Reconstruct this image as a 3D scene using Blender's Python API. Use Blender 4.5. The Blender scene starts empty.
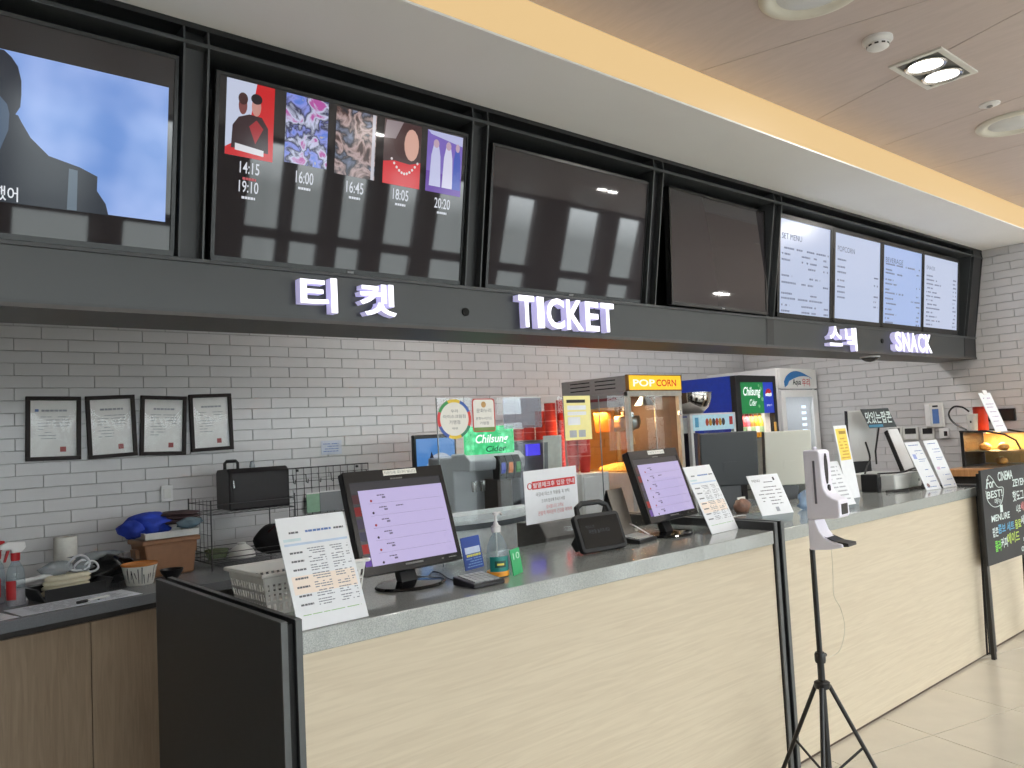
import bpy, math, random
from math import radians as RD, sin, cos, pi
from mathutils import Vector, Matrix
random.seed(7)
SC = bpy.context.scene
COL = SC.collection

# ------------------------------------------------------------------ camera
F_PX = 795.0
PITCH, ROLL, YAW = RD(3.49874), RD(-2.91155), RD(40.46124)
EYE = Vector((0, 0, 1.5))
_f = Vector((sin(YAW) * cos(PITCH), cos(YAW) * cos(PITCH), sin(PITCH)))
_r0 = Vector((cos(YAW), -sin(YAW), 0)); _u0 = _r0.cross(_f)
C_R = cos(ROLL) * _r0 + sin(ROLL) * _u0
C_U = -sin(ROLL) * _r0 + cos(ROLL) * _u0
C_F = _f
cam_d = bpy.data.cameras.new('camera'); cam = bpy.data.objects.new('camera', cam_d); COL.objects.link(cam)
m = Matrix.Identity(4)
for i, a in enumerate((C_R, C_U, -C_F)):
    for j in range(3): m[j][i] = a[j]
m.translation = EYE
cam.matrix_world = m
cam_d.sensor_width = 36; cam_d.lens = F_PX / 1024 * 36; cam_d.clip_start = .05; cam_d.clip_end = 200
SC.camera = cam

# ------------------------------------------------------------------ world, exposure
SC.view_settings.view_transform = 'Standard'; SC.view_settings.look = 'None'
SC.view_settings.gamma = 1; SC.view_settings.use_curve_mapping = False
SC.view_settings.exposure = 0.0
W = bpy.data.worlds.new('world'); SC.world = W; W.use_nodes = True
nt = W.node_tree; nt.nodes.clear()
wo = nt.nodes.new('ShaderNodeOutputWorld'); bg = nt.nodes.new('ShaderNodeBackground')
tc = nt.nodes.new('ShaderNodeTexCoord'); sx = nt.nodes.new('ShaderNodeSeparateXYZ'); rp = nt.nodes.new('ShaderNodeValToRGB')
nt.links.new(tc.outputs['Generated'], sx.inputs[0]); nt.links.new(sx.outputs['Z'], rp.inputs[0])
rp.color_ramp.elements[0].position = .0; rp.color_ramp.elements[0].color = (.30, .31, .31, 1)
rp.color_ramp.elements[1].position = .06; rp.color_ramp.elements[1].color = (.965, .97, 1.0, 1)
nt.links.new(rp.outputs[0], bg.inputs[0]); bg.inputs[1].default_value = 12.5
nt.links.new(bg.outputs[0], wo.inputs[0])
LAMP_W = 8.0        # one visible ceiling lamp
BACK_W = 14.0        # one lamp over the staff side

# ------------------------------------------------------------------ pixels to directions (1024 x 768)
def ray(x, y): return C_R * ((x - 512) / F_PX) - C_U * ((y - 384) / F_PX) + C_F
def onX(x, y, v): d = ray(x, y); return EYE + d * (v / d.x)
def onY(x, y, v): d = ray(x, y); return EYE + d * (v / d.y)
def onZ(x, y, v): d = ray(x, y); return EYE + d * ((v - EYE.z) / d.z)

# ------------------------------------------------------------------ materials
def lin(c):
    o = []
    for v in c[:3]:
        v /= 255.0
        o.append(v / 12.92 if v <= .04045 else ((v + .055) / 1.055) ** 2.4)
    return (*o, 1)
MATS = {}
def mat(name, rgb, rough=.5, metal=0, var=.06, scale=30, bump=0, spec=.5, emit=None, estr=0, stretch=(1, 1, 1), rgb2=None, kind='noise', coat=0, detail=4):
    if name in MATS: return MATS[name]
    m = bpy.data.materials.new(name); m.use_nodes = True; MATS[name] = m
    n = m.node_tree.nodes; l = m.node_tree.links; b = n['Principled BSDF']
    b.inputs['Roughness'].default_value = rough; b.inputs['Metallic'].default_value = metal
    b.inputs['Specular IOR Level'].default_value = spec; b.inputs['Coat Weight'].default_value = coat
    c = lin(rgb)
    t = n.new('ShaderNodeTexCoord'); mp = n.new('ShaderNodeMapping'); mp.inputs['Scale'].default_value = stretch
    l.new(t.outputs['Object'], mp.inputs[0])
    if kind == 'wood':
        w = n.new('ShaderNodeTexNoise'); w.inputs['Scale'].default_value = scale; w.inputs['Detail'].default_value = 6; w.inputs['Distortion'].default_value = 1.2
    else:
        w = n.new('ShaderNodeTexNoise'); w.inputs['Scale'].default_value = scale; w.inputs['Detail'].default_value = detail
    l.new(mp.outputs[0], w.inputs['Vector'])
    r = n.new('ShaderNodeValToRGB')
    c2 = lin(rgb2) if rgb2 else tuple(min(1, x * (1 + var)) for x in c[:3]) + (1,)
    c1 = c if rgb2 else tuple(x * (1 - var) for x in c[:3]) + (1,)
    r.color_ramp.elements[0].position = .35; r.color_ramp.elements[0].color = c1
    r.color_ramp.elements[1].position = .65; r.color_ramp.elements[1].color = c2
    l.new(w.outputs['Fac'], r.inputs[0]); l.new(r.outputs[0], b.inputs['Base Color'])
    if bump:
        bp = n.new('ShaderNodeBump'); bp.inputs['Strength'].default_value = bump; bp.inputs['Distance'].default_value = .004
        l.new(w.outputs['Fac'], bp.inputs['Height']); l.new(bp.outputs[0], b.inputs['Normal'])
    if emit:
        b.inputs['Emission Color'].default_value = lin(emit); b.inputs['Emission Strength'].default_value = estr
    return m
def glass(name, tint=(255, 255, 255), refl=.05, rough=.0, clear=1.0):
    """thin clear sheet: transparent with a weak mirror reflection"""
    if name in MATS: return MATS[name]
    m = bpy.data.materials.new(name); m.use_nodes = True; MATS[name] = m
    n = m.node_tree.nodes; l = m.node_tree.links; n.clear()
    o = n.new('ShaderNodeOutputMaterial'); tr = n.new('ShaderNodeBsdfTransparent'); gl = n.new('ShaderNodeBsdfGlossy'); mx = n.new('ShaderNodeMixShader')
    tr.inputs[0].default_value = lin(tint); gl.inputs['Roughness'].default_value = rough
    mx.inputs[0].default_value = refl; l.new(tr.outputs[0], mx.inputs[1]); l.new(gl.outputs[0], mx.inputs[2])
    if clear < 1:
        df = n.new('ShaderNodeBsdfDiffuse'); df.inputs[0].default_value = lin(tint); m2 = n.new('ShaderNodeMixShader'); m2.inputs[0].default_value = 1 - clear
        l.new(mx.outputs[0], m2.inputs[1]); l.new(df.outputs[0], m2.inputs[2]); l.new(m2.outputs[0], o.inputs[0])
    else: l.new(mx.outputs[0], o.inputs[0])
    return m
def glow(name, rgb, s=1.0, rough=.12):
    """a lit screen or lamp face: emits, keeps a glossy front"""
    return mat(name, (8, 8, 8), rough=rough, var=0, emit=rgb, estr=s)

black = mat('black_plastic', (22, 22, 24), .38, var=.15)
blackm = mat('black_matte', (24, 24, 26), .55, var=.12)
steelblk = mat('black_steel', (28, 29, 31), .42, var=.10, scale=8)
steelgrey = mat('grey_steel_edge', (60, 63, 65), .40, var=.05)
fasciam = mat('charcoal_fascia', (50, 53, 54), .36, var=.06, scale=4)
white = mat('white_plastic', (228, 228, 228), .35, var=.02)
offwhite = mat('off_white_plastic', (220, 220, 216), .42, var=.03)
paper = mat('paper', (226, 229, 233), .6, var=.015)
paperw = mat('warm_paper', (232, 230, 222), .6, var=.015)
ink = mat('grey_ink', (96, 98, 104), .7, var=.05)
inkd = mat('dark_ink', (44, 44, 48), .7, var=.05)
inks = mat('sheet_ink', (134, 137, 146), .7, var=.05)
inkl = mat('pale_ink', (160, 164, 172), .7, var=.05)
inkr = mat('red_ink', (200, 48, 50), .6, var=.05)
inkb = mat('blue_ink', (92, 122, 180), .6, var=.05)
inkg = mat('green_ink', (130, 180, 110), .6, var=.05)
peach = mat('peach_print', (238, 224, 212), .6, var=.02)
chrome = mat('chrome', (190, 190, 190), .18, metal=1, var=.05)
steel = mat('brushed_steel', (150, 150, 150), .28, metal=1, var=.08, stretch=(1, 1, 12))
clear = glass('clear_acrylic', (250, 253, 252))
clearglass = glass('window_glass', (246, 250, 250))
screen_acrylic = glass('partition_acrylic', (250, 252, 252), refl=.018)
coverfilm = glass('document_film', (252, 252, 252), refl=.022, rough=.06)
amber = glass('amber_light_tint', (255, 228, 190), refl=.02)  # tint carries the warm light that falls on the tiles behind
haze = glass('cloudy_plastic', (222, 228, 232), clear=.72, rough=.2)
bottleglass = glass('clear_bottle_plastic', (232, 240, 244), clear=.9, rough=.1)

# ------------------------------------------------------------------ mesh builder
class MB:
    def __init__(s): s.v = []; s.f = []
    def add(s, vs, fs):
        k = len(s.v); s.v += [tuple(p) for p in vs]; s.f += [tuple(i + k for i in f) for f in fs]; return s
    def box(s, x0, x1, y0, y1, z0, z1):
        return s.add([(x0, y0, z0), (x1, y0, z0), (x1, y1, z0), (x0, y1, z0), (x0, y0, z1), (x1, y0, z1), (x1, y1, z1), (x0, y1, z1)],
                     [(0, 3, 2, 1), (4, 5, 6, 7), (0, 1, 5, 4), (1, 2, 6, 5), (2, 3, 7, 6), (3, 0, 4, 7)])
    def quad(s, a, b, c, d): return s.add([a, b, c, d], [(0, 1, 2, 3)])
    def flat(s, x0, x1, z0, z1, y):            # face towards -y
        return s.add([(x0, y, z0), (x1, y, z0), (x1, y, z1), (x0, y, z1)], [(0, 1, 2, 3)])
    def poly(s, pts, y):                        # polygon of (x, z) facing -y
        return s.add([(p[0], y, p[1]) for p in pts], [tuple(range(len(pts)))])
    def prism(s, pts, a0, a1, axis='x'):        # extrude a 2-D outline along an axis
        n = len(pts)
        def P(p, a): return {'x': (a, p[0], p[1]), 'y': (p[0], a, p[1]), 'z': (p[0], p[1], a)}[axis]
        vs = [P(p, a0) for p in pts] + [P(p, a1) for p in pts]
        fs = [tuple(range(n))[::-1], tuple(range(n, 2 * n))] + [(i, (i + 1) % n, (i + 1) % n + n, i + n) for i in range(n)]
        return s.add(vs, fs)
    def tube(s, path, r, n=8, cap=True, closed=False):
        path = [Vector(p) for p in path]; rs = r if isinstance(r, (list, tuple)) else [r] * len(path)
        vs = []; L = len(path); up = None
        for i, p in enumerate(path):
            a = path[(i - 1) % L] if (closed or i > 0) else p; b = path[(i + 1) % L] if (closed or i < L - 1) else p
            t = (b - a).normalized()
            if up is None:
                up = Vector((0, 0, 1)) if abs(t.z) < .9 else Vector((1, 0, 0))
            x = t.cross(up).normalized(); up = x.cross(t).normalized()
            for k in range(n):
                q = 2 * pi * k / n; vs.append(p + (x * cos(q) + up * sin(q)) * rs[i])
        fs = []
        for i in range(L if closed else L - 1):
            j = (i + 1) % L
            for k in range(n): fs.append((i * n + k, i * n + (k + 1) % n, j * n + (k + 1) % n, j * n + k))
        if cap and not closed: fs += [tuple(range(n))[::-1], tuple(range((L - 1) * n, L * n))]
        return s.add(vs, fs)
    def cyl(s, a, b, r, n=16, r2=None): return s.tube([a, b], [r, r if r2 is None else r2], n)
    def lathe(s, prof, c=(0, 0, 0), n=24, axis='z', sx=1, sy=1):
        vs = []
        for (r, h) in prof:
            for k in range(n):
                q = 2 * pi * k / n; u, v = r * cos(q) * sx, r * sin(q) * sy
                vs.append({'z': (c[0] + u, c[1] + v, c[2] + h), 'y': (c[0] + u, c[1] + h, c[2] + v), 'x': (c[0] + h, c[1] + u, c[2] + v)}[axis])
        fs = []
        for i in range(len(prof) - 1):
            for k in range(n): fs.append((i * n + k, i * n + (k + 1) % n, (i + 1) * n + (k + 1) % n, (i + 1) * n + k))
        fs.append(tuple(range(n))[::-1]); fs.append(tuple(range((len(prof) - 1) * n, len(prof) * n)))
        return s.add(vs, fs)
    def blob(s, c, r, n=14, mth=9, amp=.15, seed=0, flatz=None):
        rnd = random.Random(seed); ph = [rnd.uniform(0, 6.3) for _ in range(8)]
        vs = []; 
        for i in range(mth + 1):
            th = pi * i / mth
            for k in range(n):
                q = 2 * pi * k / n
                a = 1 + amp * (sin(3 * q + ph[0] + 2 * th) + .7 * sin(5 * q + ph[1] - 3 * th) + .6 * sin(7 * th + ph[2] + q)) / 2 * (sin(th) ** .5 if 0 < i < mth else 0)
                z = c[2] + r[2] * cos(th) * (1 + amp * .5 * sin(4 * q + ph[3]) * sin(th))
                if flatz is not None: z = max(z, flatz)
                vs.append((c[0] + r[0] * sin(th) * cos(q) * a, c[1] + r[1] * sin(th) * sin(q) * a, z))
        fs = []
        for i in range(mth):
            for k in range(n): fs.append((i * n + k, i * n + (k + 1) % n, (i + 1) * n + (k + 1) % n, (i + 1) * n + k))
        return s.add(vs, fs)
    def mesh(s, name, mt):
        me = bpy.data.meshes.new(name); me.from_pydata(s.v, [], s.f); me.update(); me.materials.append(mt); return me
    def build(s, name, mt, parent=None, smooth=False, bevel=0, seg=2, recalc=True):
        me = s.mesh(name, mt)
        if recalc:
            import bmesh
            b = bmesh.new(); b.from_mesh(me); bmesh.ops.remove_doubles(b, verts=b.verts, dist=1e-6)
            if any(len(f.verts) > 4 or True for f in b.faces): bmesh.ops.recalc_face_normals(b, faces=b.faces)
            b.to_mesh(me); b.free()
        o = bpy.data.objects.new(name, me); COL.objects.link(o)
        if parent: o.parent = parent
        if smooth:
            for p in me.polygons: p.use_smooth = True
            if smooth != 'all': me.set_sharp_from_angle(angle=RD(38))
        if bevel:
            bv = o.modifiers.new('bevel', 'BEVEL'); bv.width = bevel; bv.segments = seg; bv.limit_method = 'ANGLE'; bv.angle_limit = RD(40)
        return o

def tag(o, label=None, cat=None, group=None, kind=None):
    if label: o['label'] = label
    if cat: o['category'] = cat
    if group: o['group'] = group
    if kind: o['kind'] = kind
    return o
def thing(name, label, cat, loc=(0, 0, 0), yaw=0, tilt=0, group=None):
    o = bpy.data.objects.new(name, None); COL.objects.link(o); o.empty_display_size = .05
    o.location = loc; o.rotation_euler = (RD(-tilt), 0, RD(yaw))
    return tag(o, label, cat, group)
def B(parent, name, mt, *b, bevel=0, **k):
    """one part made of one box"""
    return MB().box(*b).build(name, mt, parent, bevel=bevel, **k)
def dup(o, parent=None):
    c = o.copy(); COL.objects.link(c); c.parent = parent
    for ch in list(o.children): dup(ch, c)
    return c
_tx = {}; _keep = []
def text_raw(s, bold):
    if (s, bold) in _tx: return _tx[(s, bold)]
    cu = bpy.data.curves.new('t', 'FONT'); cu.body = s; cu.size = 1; cu.offset = bold; cu.resolution_u = 3
    o = bpy.data.objects.new('t', cu); COL.objects.link(o)
    me = bpy.data.meshes.new_from_object(o)
    bpy.data.objects.remove(o); _keep.append(cu)
    _tx[(s, bold)] = me; return me
def text(mb, s, x0, x1, z0, z1, y, bold=0, depth=0, shear=0):
    """fill the box x0..x1, z0..z1 with the string, facing -y (front at y)"""
    me = text_raw(s, bold)
    if not me.vertices: return mb
    xs = [v.co.x for v in me.vertices]; ys = [v.co.y for v in me.vertices]
    ax, ay = (x1 - x0) / max(1e-6, max(xs) - min(xs)), (z1 - z0) / max(1e-6, max(ys) - min(ys))
    P = [(x0 + (v.co.x - min(xs)) * ax + shear * (v.co.y - min(ys)) * ay, z0 + (v.co.y - min(ys)) * ay) for v in me.vertices]
    fs = [tuple(p.vertices) for p in me.polygons]
    if not depth: return mb.add([(p[0], y, p[1]) for p in P], fs)
    n = len(P); cnt = {}
    for f in fs:
        for i in range(len(f)):
            a, b = f[i], f[(i + 1) % len(f)]
            if (b, a) in cnt: del cnt[(b, a)]
            else: cnt[(a, b)] = 1
    return mb.add([(p[0], y, p[1]) for p in P] + [(p[0], y + depth, p[1]) for p in P],
                  fs + [tuple(i + n for i in f[::-1]) for f in fs] + [(b, a, a + n, b + n) for a, b in cnt])
def dashes(mb, x0, x1, z, h, y, fill=.8, seed=0, lo=.008, hi=.03):
    """a line of print too small to read: short separate strokes"""
    r = random.Random(seed); x = x0
    while x < x1:
        w = r.uniform(lo, hi)
        if r.random() < fill: mb.flat(x, min(x + w * .86, x1), z, z + h, y)
        x += w
    return mb
def P_print(parent, name, mt, fn):
    mb = MB(); fn(mb); return mb.build(name, mt, parent, recalc=False)

# ================================================================== THE SETTING
YB, XE = 4.60, 7.03          # back wall, end wall
ZC, ZS = 2.936, 2.77         # wood ceiling, lower soffit
TOP = 1.02                   # counter top
WT = .87                     # back worktop
tile_m = mat('white_glazed_tile', (202, 201, 202), .28, var=.03, scale=3)
grout = mat('grey_grout', (158, 156, 155), .8, var=.1)
def struct(o): o['kind'] = 'structure'; return o

wall = struct(MB().box(-5, XE + .12, YB + .006, YB + .12, 0, 3.0).build('wall_back', grout))
TL, TH, JT = .2420, .0626, .0020
def tile_mesh(l, name):
    b = .0015; mb = MB()
    x0, x1, z0, z1 = 0, l, 0, TH - JT
    mb.add([(x0, .006, z0), (x1, .006, z0), (x1, .006, z1), (x0, .006, z1), (x0 + b, 0, z0 + b), (x1 - b, 0, z0 + b), (x1 - b, 0, z1 - b), (x0 + b, 0, z1 - b)],
           [(4, 5, 6, 7), (0, 1, 5, 4), (1, 2, 6, 5), (2, 3, 7, 6), (3, 0, 4, 7)])
    return mb
zref = onY(20 / 4.267, 300 + 322 / 4.267, YB).z
xref = onY(404 / 4.267, 300 + 345 / 4.267, YB).x       # joint in the row just below zref
full = tile_mesh(TL - JT, 'tile').mesh('tile', tile_m)
cands = []
rest = MB()
r0 = math.floor((WT - .02 - zref) / TH); r1 = int((2.95 - zref) / TH)
for r in range(r0, r1 + 1):
    z = zref + r * TH
    off = xref + (TL / 2 if r % 2 == 0 else 0)
    k0 = math.floor((-5 - off) / TL); k1 = math.ceil((XE - off) / TL)
    for k in range(k0, k1):
        x = off + k * TL
        x1 = min(x + TL - JT, XE - .002)
        if x1 - x < .02: continue
        d = (Vector((x, YB, z)) - EYE); 
        q = Vector((d.dot(C_R), d.dot(C_U), d.dot(C_F))); px = 512 + F_PX * q.x / q.z if q.z > 0 else -999
        vis = -40 < px < 420 and z < 2.26 and x1 - x > TL - JT - .001
        if vis and len(cands) < 300: cands.append((x, z))
        else:
            for f in [tile_mesh(x1 - x, '')]: rest.add([(v[0] + x, v[1] + YB, v[2] + z) for v in f.v], f.f)
for (x, z) in cands:
    o = bpy.data.objects.new('tile', full); COL.objects.link(o); o.parent = wall; o.location = (x, YB + random.uniform(-.0006, .0006), z)
    o.rotation_euler = (random.uniform(-.003, .003), 0, random.uniform(-.0012, .0012))
tag(rest.build('wall_tiles', tile_m, wall, recalc=False), kind='stuff')

wr = struct(MB().box(XE + .006, XE + .12, 1.88, YB + .006, 0, 3.0).build('wall_right', grout))
rest = MB()
ref = onX(944 + 620 / 12.8, 280 + 303 / 12.8, XE); 
yref = onX(944 + 670 / 12.8, 280 + 350 / 12.8, XE).y
for r in range(math.floor(-ref.z / TH), int((2.95 - ref.z) / TH) + 1):
    z = ref.z + r * TH; off = yref + (0 if r % 2 else TL / 2)
    for k in range(-16, 16):
        y0, y1 = max(off + k * TL, 1.884), min(off + k * TL + TL - JT, YB - .002)
        if y1 - y0 < .02 or z < .8: continue
        f = tile_mesh(y1 - y0, '')
        rest.add([(XE + v[1], y1 - v[0], v[2] + z) for v in f.v], f.f)
tag(rest.build('wall_tiles', tile_m, wr, recalc=False), kind='stuff')

# floor: 600 mm tiles laid about 14 degrees off the counter
floor_m = mat('cream_porcelain', (206, 200, 186), .16, var=.025, scale=6)
fl = struct(MB().box(-5, 14, -5, YB + .1, -.06, -.004).build('floor', mat('floor_grout', (120, 112, 98), .7)))
ANG = math.atan2(-.279, 1.115); S = .5975
fo = Vector((3.884, 1.673))
ex, ey = Vector((cos(ANG), sin(ANG))), Vector((-sin(ANG), cos(ANG)))
fb = .0012; fs_ = S - .0035
ft = MB().add([(0, 0, -.004), (fs_, 0, -.004), (fs_, fs_, -.004), (0, fs_, -.004), (fb, fb, 0), (fs_ - fb, fb, 0), (fs_ - fb, fs_ - fb, 0), (fb, fs_ - fb, 0)],
              [(4, 5, 6, 7), (0, 1, 5, 4), (1, 2, 6, 5), (2, 3, 7, 6), (3, 0, 4, 7)])
ftm = ft.mesh('tile', floor_m); rest = MB()
for i in range(-20, 24):
    for j in range(-16, 12):
        p = fo + ex * (i * S) + ey * (j * S); c = p + (ex + ey) * S / 2
        if not (-5.2 < c.x < 14.2 and -5.2 < c.y < YB): continue
        if 2.2 < c.x < 7.2 and -.3 < c.y < 2.3:
            o = bpy.data.objects.new('tile', ftm); COL.objects.link(o); o.parent = fl; o.location = (p.x, p.y, 0); o.rotation_euler = (0, 0, ANG)
        else:
            rest.add([(p.x + ex.x * v[0] + ey.x * v[1], p.y + ex.y * v[0] + ey.y * v[1], v[2]) for v in ft.v], ft.f)
tag(rest.build('floor_tiles', floor_m, fl, recalc=False), kind='stuff')

# ceiling of wood panels with irregular joints
ceil_m = mat('taupe_wood_panel', (198, 184, 179), .5, var=.035, scale=5, stretch=(6, 1, 6), kind='wood')
ce = struct(MB().box(-5, 14, -5, 1.878, ZC + .012, ZC + .1).build('ceiling', mat('ceiling_joint', (70, 58, 48), .8)))
lines = [((-2.0, 1.7), (-1.8, 1.05)), ((-.4, 1.7), (-.5, 1.0)), ((.9, 1.7), (1.0, 1.0)), ((2.737, 1.713), (2.913, 1.065)), ((3.62, 1.881), (3.283, .884)), ((4.292, 1.897), (4.191, 1.159)), ((4.947, 1.889), (4.967, 1.395)),
         ((6.1, 1.8), (6.2, 1.0)), ((7.4, 1.8), (7.3, 1.0)), ((8.7, 1.8), (8.8, 1.0)), ((10.2, 1.8), (10.1, 1.0)), ((12, 1.8), (12, 1.0))]
def atY(l, y):
    (a, b), (c, d) = l; return a + (c - a) * (y - b) / (d - b)
rows = [(1.878, .72), (.72, -1.3), (-1.3, -3.1), (-3.1, -5)]
gap = .0022
for ri, (ya, yb) in enumerate(rows):
    if ri == 0: xs = [(-5, -5)] + [(atY(l, ya), atY(l, yb)) for l in lines] + [(14, 14)]
    else: xs = [(x, x + (.25 if ri % 2 else -.25)) for x in [-5.2, -3.6, -2.2, -.9, .5, 2.0, 3.3, 4.9, 6.3, 7.7, 9.4, 11, 12.6, 14.2]]
    for (a0, a1), (b0, b1) in zip(xs[:-1], xs[1:]):
        MB().add([(a0 + gap, ya, ZC), (b0 - gap, ya, ZC), (b1 - gap, yb + gap, ZC), (a1 + gap, yb + gap, ZC)] + [(a0 + gap, ya, ZC + .012), (b0 - gap, ya, ZC + .012), (b1 - gap, yb + gap, ZC + .012), (a1 + gap, yb + gap, ZC + .012)],
                 [(0, 1, 2, 3), (7, 6, 5, 4), (0, 4, 5, 1), (1, 5, 6, 2), (2, 6, 7, 3), (3, 7, 4, 0)]).build('ceiling_panel', ceil_m, ce)
paint = mat('white_ceiling_paint', (240, 240, 238), .7, var=.015, scale=2)
struct(MB().box(-5, 14, 1.89, YB + .1, ZS, ZC + .1).build('soffit', paint))
struct(MB().box(-5, 14, 1.875, 1.889, ZS - .001, ZS + .007).build('trim_1', paint))
cove = tag(MB().box(-5, 14, 1.880, 1.8895, ZS + .007, ZC).build('glowing_fascia', glow('warm_fascia_glow', (255, 217, 156), .80, .5)),  # fascia itself emits, standing in for warm light from a hidden cove
           'long fascia band at the edge of the lowered ceiling, made to glow orange in place of hidden cove lighting', 'glowing fascia')

# far sides of the hall: plain walls, tall windows behind the viewer
pl = mat('plain_wall_paint', (176, 172, 166), .7, var=.02, scale=2)
struct(MB().box(-5.1, -5, -5, YB, 0, 3).build('wall_left', pl))
struct(MB().box(14, 14.1, -5, YB, 0, 3).build('wall_far_right', pl))
WIN = [(-2.2, -1.5), (-1.0, -.2), (.3, 1.1), (1.4, 2.2), (2.5, 3.4), (3.9, 4.42), (4.52, 5.0), (5.2, 5.66), (5.9, 6.5), (6.75, 7.75), (8.05, 8.78), (9.39, 10.3), (10.63, 11.4), (11.7, 12.5), (12.8, 13.7)]
wf = MB(); x = -5
for a, b in WIN: wf.box(x, a, -5.25, -5, 0, 3); x = b
wf.box(x, 14.1, -5.25, -5, 0, 3)
for a, b in WIN: wf.box(a, b, -5.25, -5, 0, .12); wf.box(a, b, -5.25, -5, 2.9, 3)
struct(wf.build('wall_front', mat('dark_wall_panel', (92, 84, 80), .6, var=.04)))
wfm = mat('window_frame_grey', (82, 80, 80), .5)
for i, (a, b) in enumerate(WIN):
    w = struct(MB().box(a, a + .03, -5.16, -5.1, .12, 2.9).box(b - .03, b, -5.16, -5.1, .12, 2.9).box(a, b, -5.16, -5.1, 2.86, 2.9).box(a, b, -5.16, -5.1, .12, .17).box(a, b, -5.16, -5.1, 1.66, 1.80).build('window_%d' % (i + 1), wfm))
    MB().box(a + .03, b - .03, -5.132, -5.128, .17, 1.66).build('pane', clearglass, w)
    MB().box(a + .03, b - .03, -5.132, -5.128, 1.80, 2.86).build('pane', clearglass, w)

# ================================================================== CEILING FITTINGS
lampw = glow('lamp_white', (255, 252, 246), 5.0, .3)
trimw = mat('white_lamp_trim', (226, 225, 220), .4, var=.02)
def double_lamp(loc, label, group=None):
    t = thing('recessed_double_downlight', label, 'ceiling light', loc, group=group)
    w, d = .19, .104
    MB().box(-w, w, -d, -d + .022, -.008, 0).box(-w, w, d - .022, d, -.008, 0).box(-w, -w + .022, -d + .022, d - .022, -.008, 0).box(w - .022, w, -d + .022, d - .022, -.008, 0).build('trim_frame', trimw, t)
    B(t, 'housing', mat('lamp_housing', (120, 120, 118), .5), -w + .02, w - .02, -d + .02, d - .02, -.003, 0)
    for s in (-1, 1):
        rg = MB().lathe([(.072, -.003), (.080, -.012), (.076, -.016), (.066, -.012), (.064, -.004)], (s * .083, 0, 0), 28).build('lamp_ring', chrome, t, smooth=True)
        MB().lathe([(.001, -.0105), (.045, -.0105), (.064, -.0075)], (s * .083, 0, 0), 24).build('lamp', lampw, rg)
        ld = bpy.data.lights.new('lamp_light', 'AREA'); ld.shape = 'DISK'; ld.size = .11; ld.energy = LAMP_W; ld.color = (1, .96, .90)
        lo = bpy.data.objects.new('lamp_light', ld); COL.objects.link(lo); lo.parent = t; lo.location = (s * .083, 0, -.02)
    return t
double_lamp((3.515, 1.288, ZC), 'square white recessed ceiling light with two lit round lamps')
for i, (x, y) in enumerate([(6.4, 1.1), (.4, -.9), (3.5, -1.4), (6.5, -1.4), (9.4, -1.4)]):
    double_lamp((x, y, ZC), 'square recessed ceiling light with two round lamps further out over the hall', 'hall ceiling lights')
def round_fit(loc, label):
    t = thing('round_ceiling_diffuser', label, 'ceiling light', loc)
    MB().lathe([(.120, 0), (.176, 0), (.176, -.006), (.168, -.014), (.150, -.017), (.135, -.012), (.124, -.004)], (0, 0, 0), 48).build('ring', mat('cream_ring', (216, 214, 202), .4, var=.02), t, smooth=True)
    MB().lathe([(.001, -.012), (.06, -.011), (.11, -.006), (.130, -.001)], (0, 0, 0), 36).build('frosted_disc', mat('frosted_disc', (214, 216, 214), .15, var=.03, scale=12), t, smooth=True)
round_fit((2.51, 1.278, ZC), 'large round cream ceiling fitting cut by the upper edge of the picture')
round_fit((4.541, 1.306, ZC), 'large round cream ceiling fitting cut by the right edge of the picture')
c = onZ(740 + 495 / 3.606, 140 / 3.606, ZC)
t = thing('smoke_detector', 'round white smoke detector on the wood ceiling', 'smoke detector', (c.x, c.y, ZC))
MB().lathe([(.055, 0), (.055, -.012), (.048, -.018), (.046, -.020)], n=28).build('base', white, t, smooth=True)
MB().lathe([(.040, -.020), (.040, -.034), (.030, -.040), (.018, -.044), (.002, -.045)], n=28).build('sensor_dome', white, t, smooth=True)
mb = MB()
for k in range(10):
    q = 2 * pi * k / 10; mb.box(-.007, .007, -.0405, -.0385, -.033, -.027)
    for i in range(8):
        vx, vy, vz = mb.v[-8 + i]; mb.v[-8 + i] = (vx * cos(q) - vy * sin(q), vx * sin(q) + vy * cos(q), vz)
mb.build('vent_slot', blackm, t)
c = onZ(740 + 900 / 3.606, 375 / 3.606, ZC)
t = thing('ceiling_sprinkler', 'small white sprinkler cap on the wood ceiling', 'sprinkler', (c.x, c.y, ZC))
MB().lathe([(.045, 0), (.044, -.005), (.030, -.010)], n=24).build('cover_plate', white, t, smooth=True)
MB().lathe([(.012, -.010), (.014, -.014), (.004, -.020)], n=12).build('nozzle', steel, t, smooth=True)
# lamps over the staff side (behind the sign canopy)
for i, (x, y) in enumerate([(2.9, 3.55), (4.5, 3.55), (5.9, 3.4)]):
    t = thing('staff_side_downlight', 'round white downlight over the staff side behind the sign', 'ceiling light', (x, y, ZS), group='staff side lamps')
    MB().lathe([(.085, 0), (.085, -.006), (.070, -.010), (.068, -.002)], n=28).build('ring', trimw, t, smooth=True)
    MB().lathe([(.001, -.004), (.067, -.004), (.067, -.001)], n=24).build('lamp', lampw, t)
    ld = bpy.data.lights.new('lamp_light', 'AREA'); ld.shape = 'DISK'; ld.size = .13; ld.energy = BACK_W; ld.color = (1, .97, .94)
    lo = bpy.data.objects.new('lamp_light', ld); COL.objects.link(lo); lo.parent = t; lo.location = (0, 0, -.02)

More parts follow.
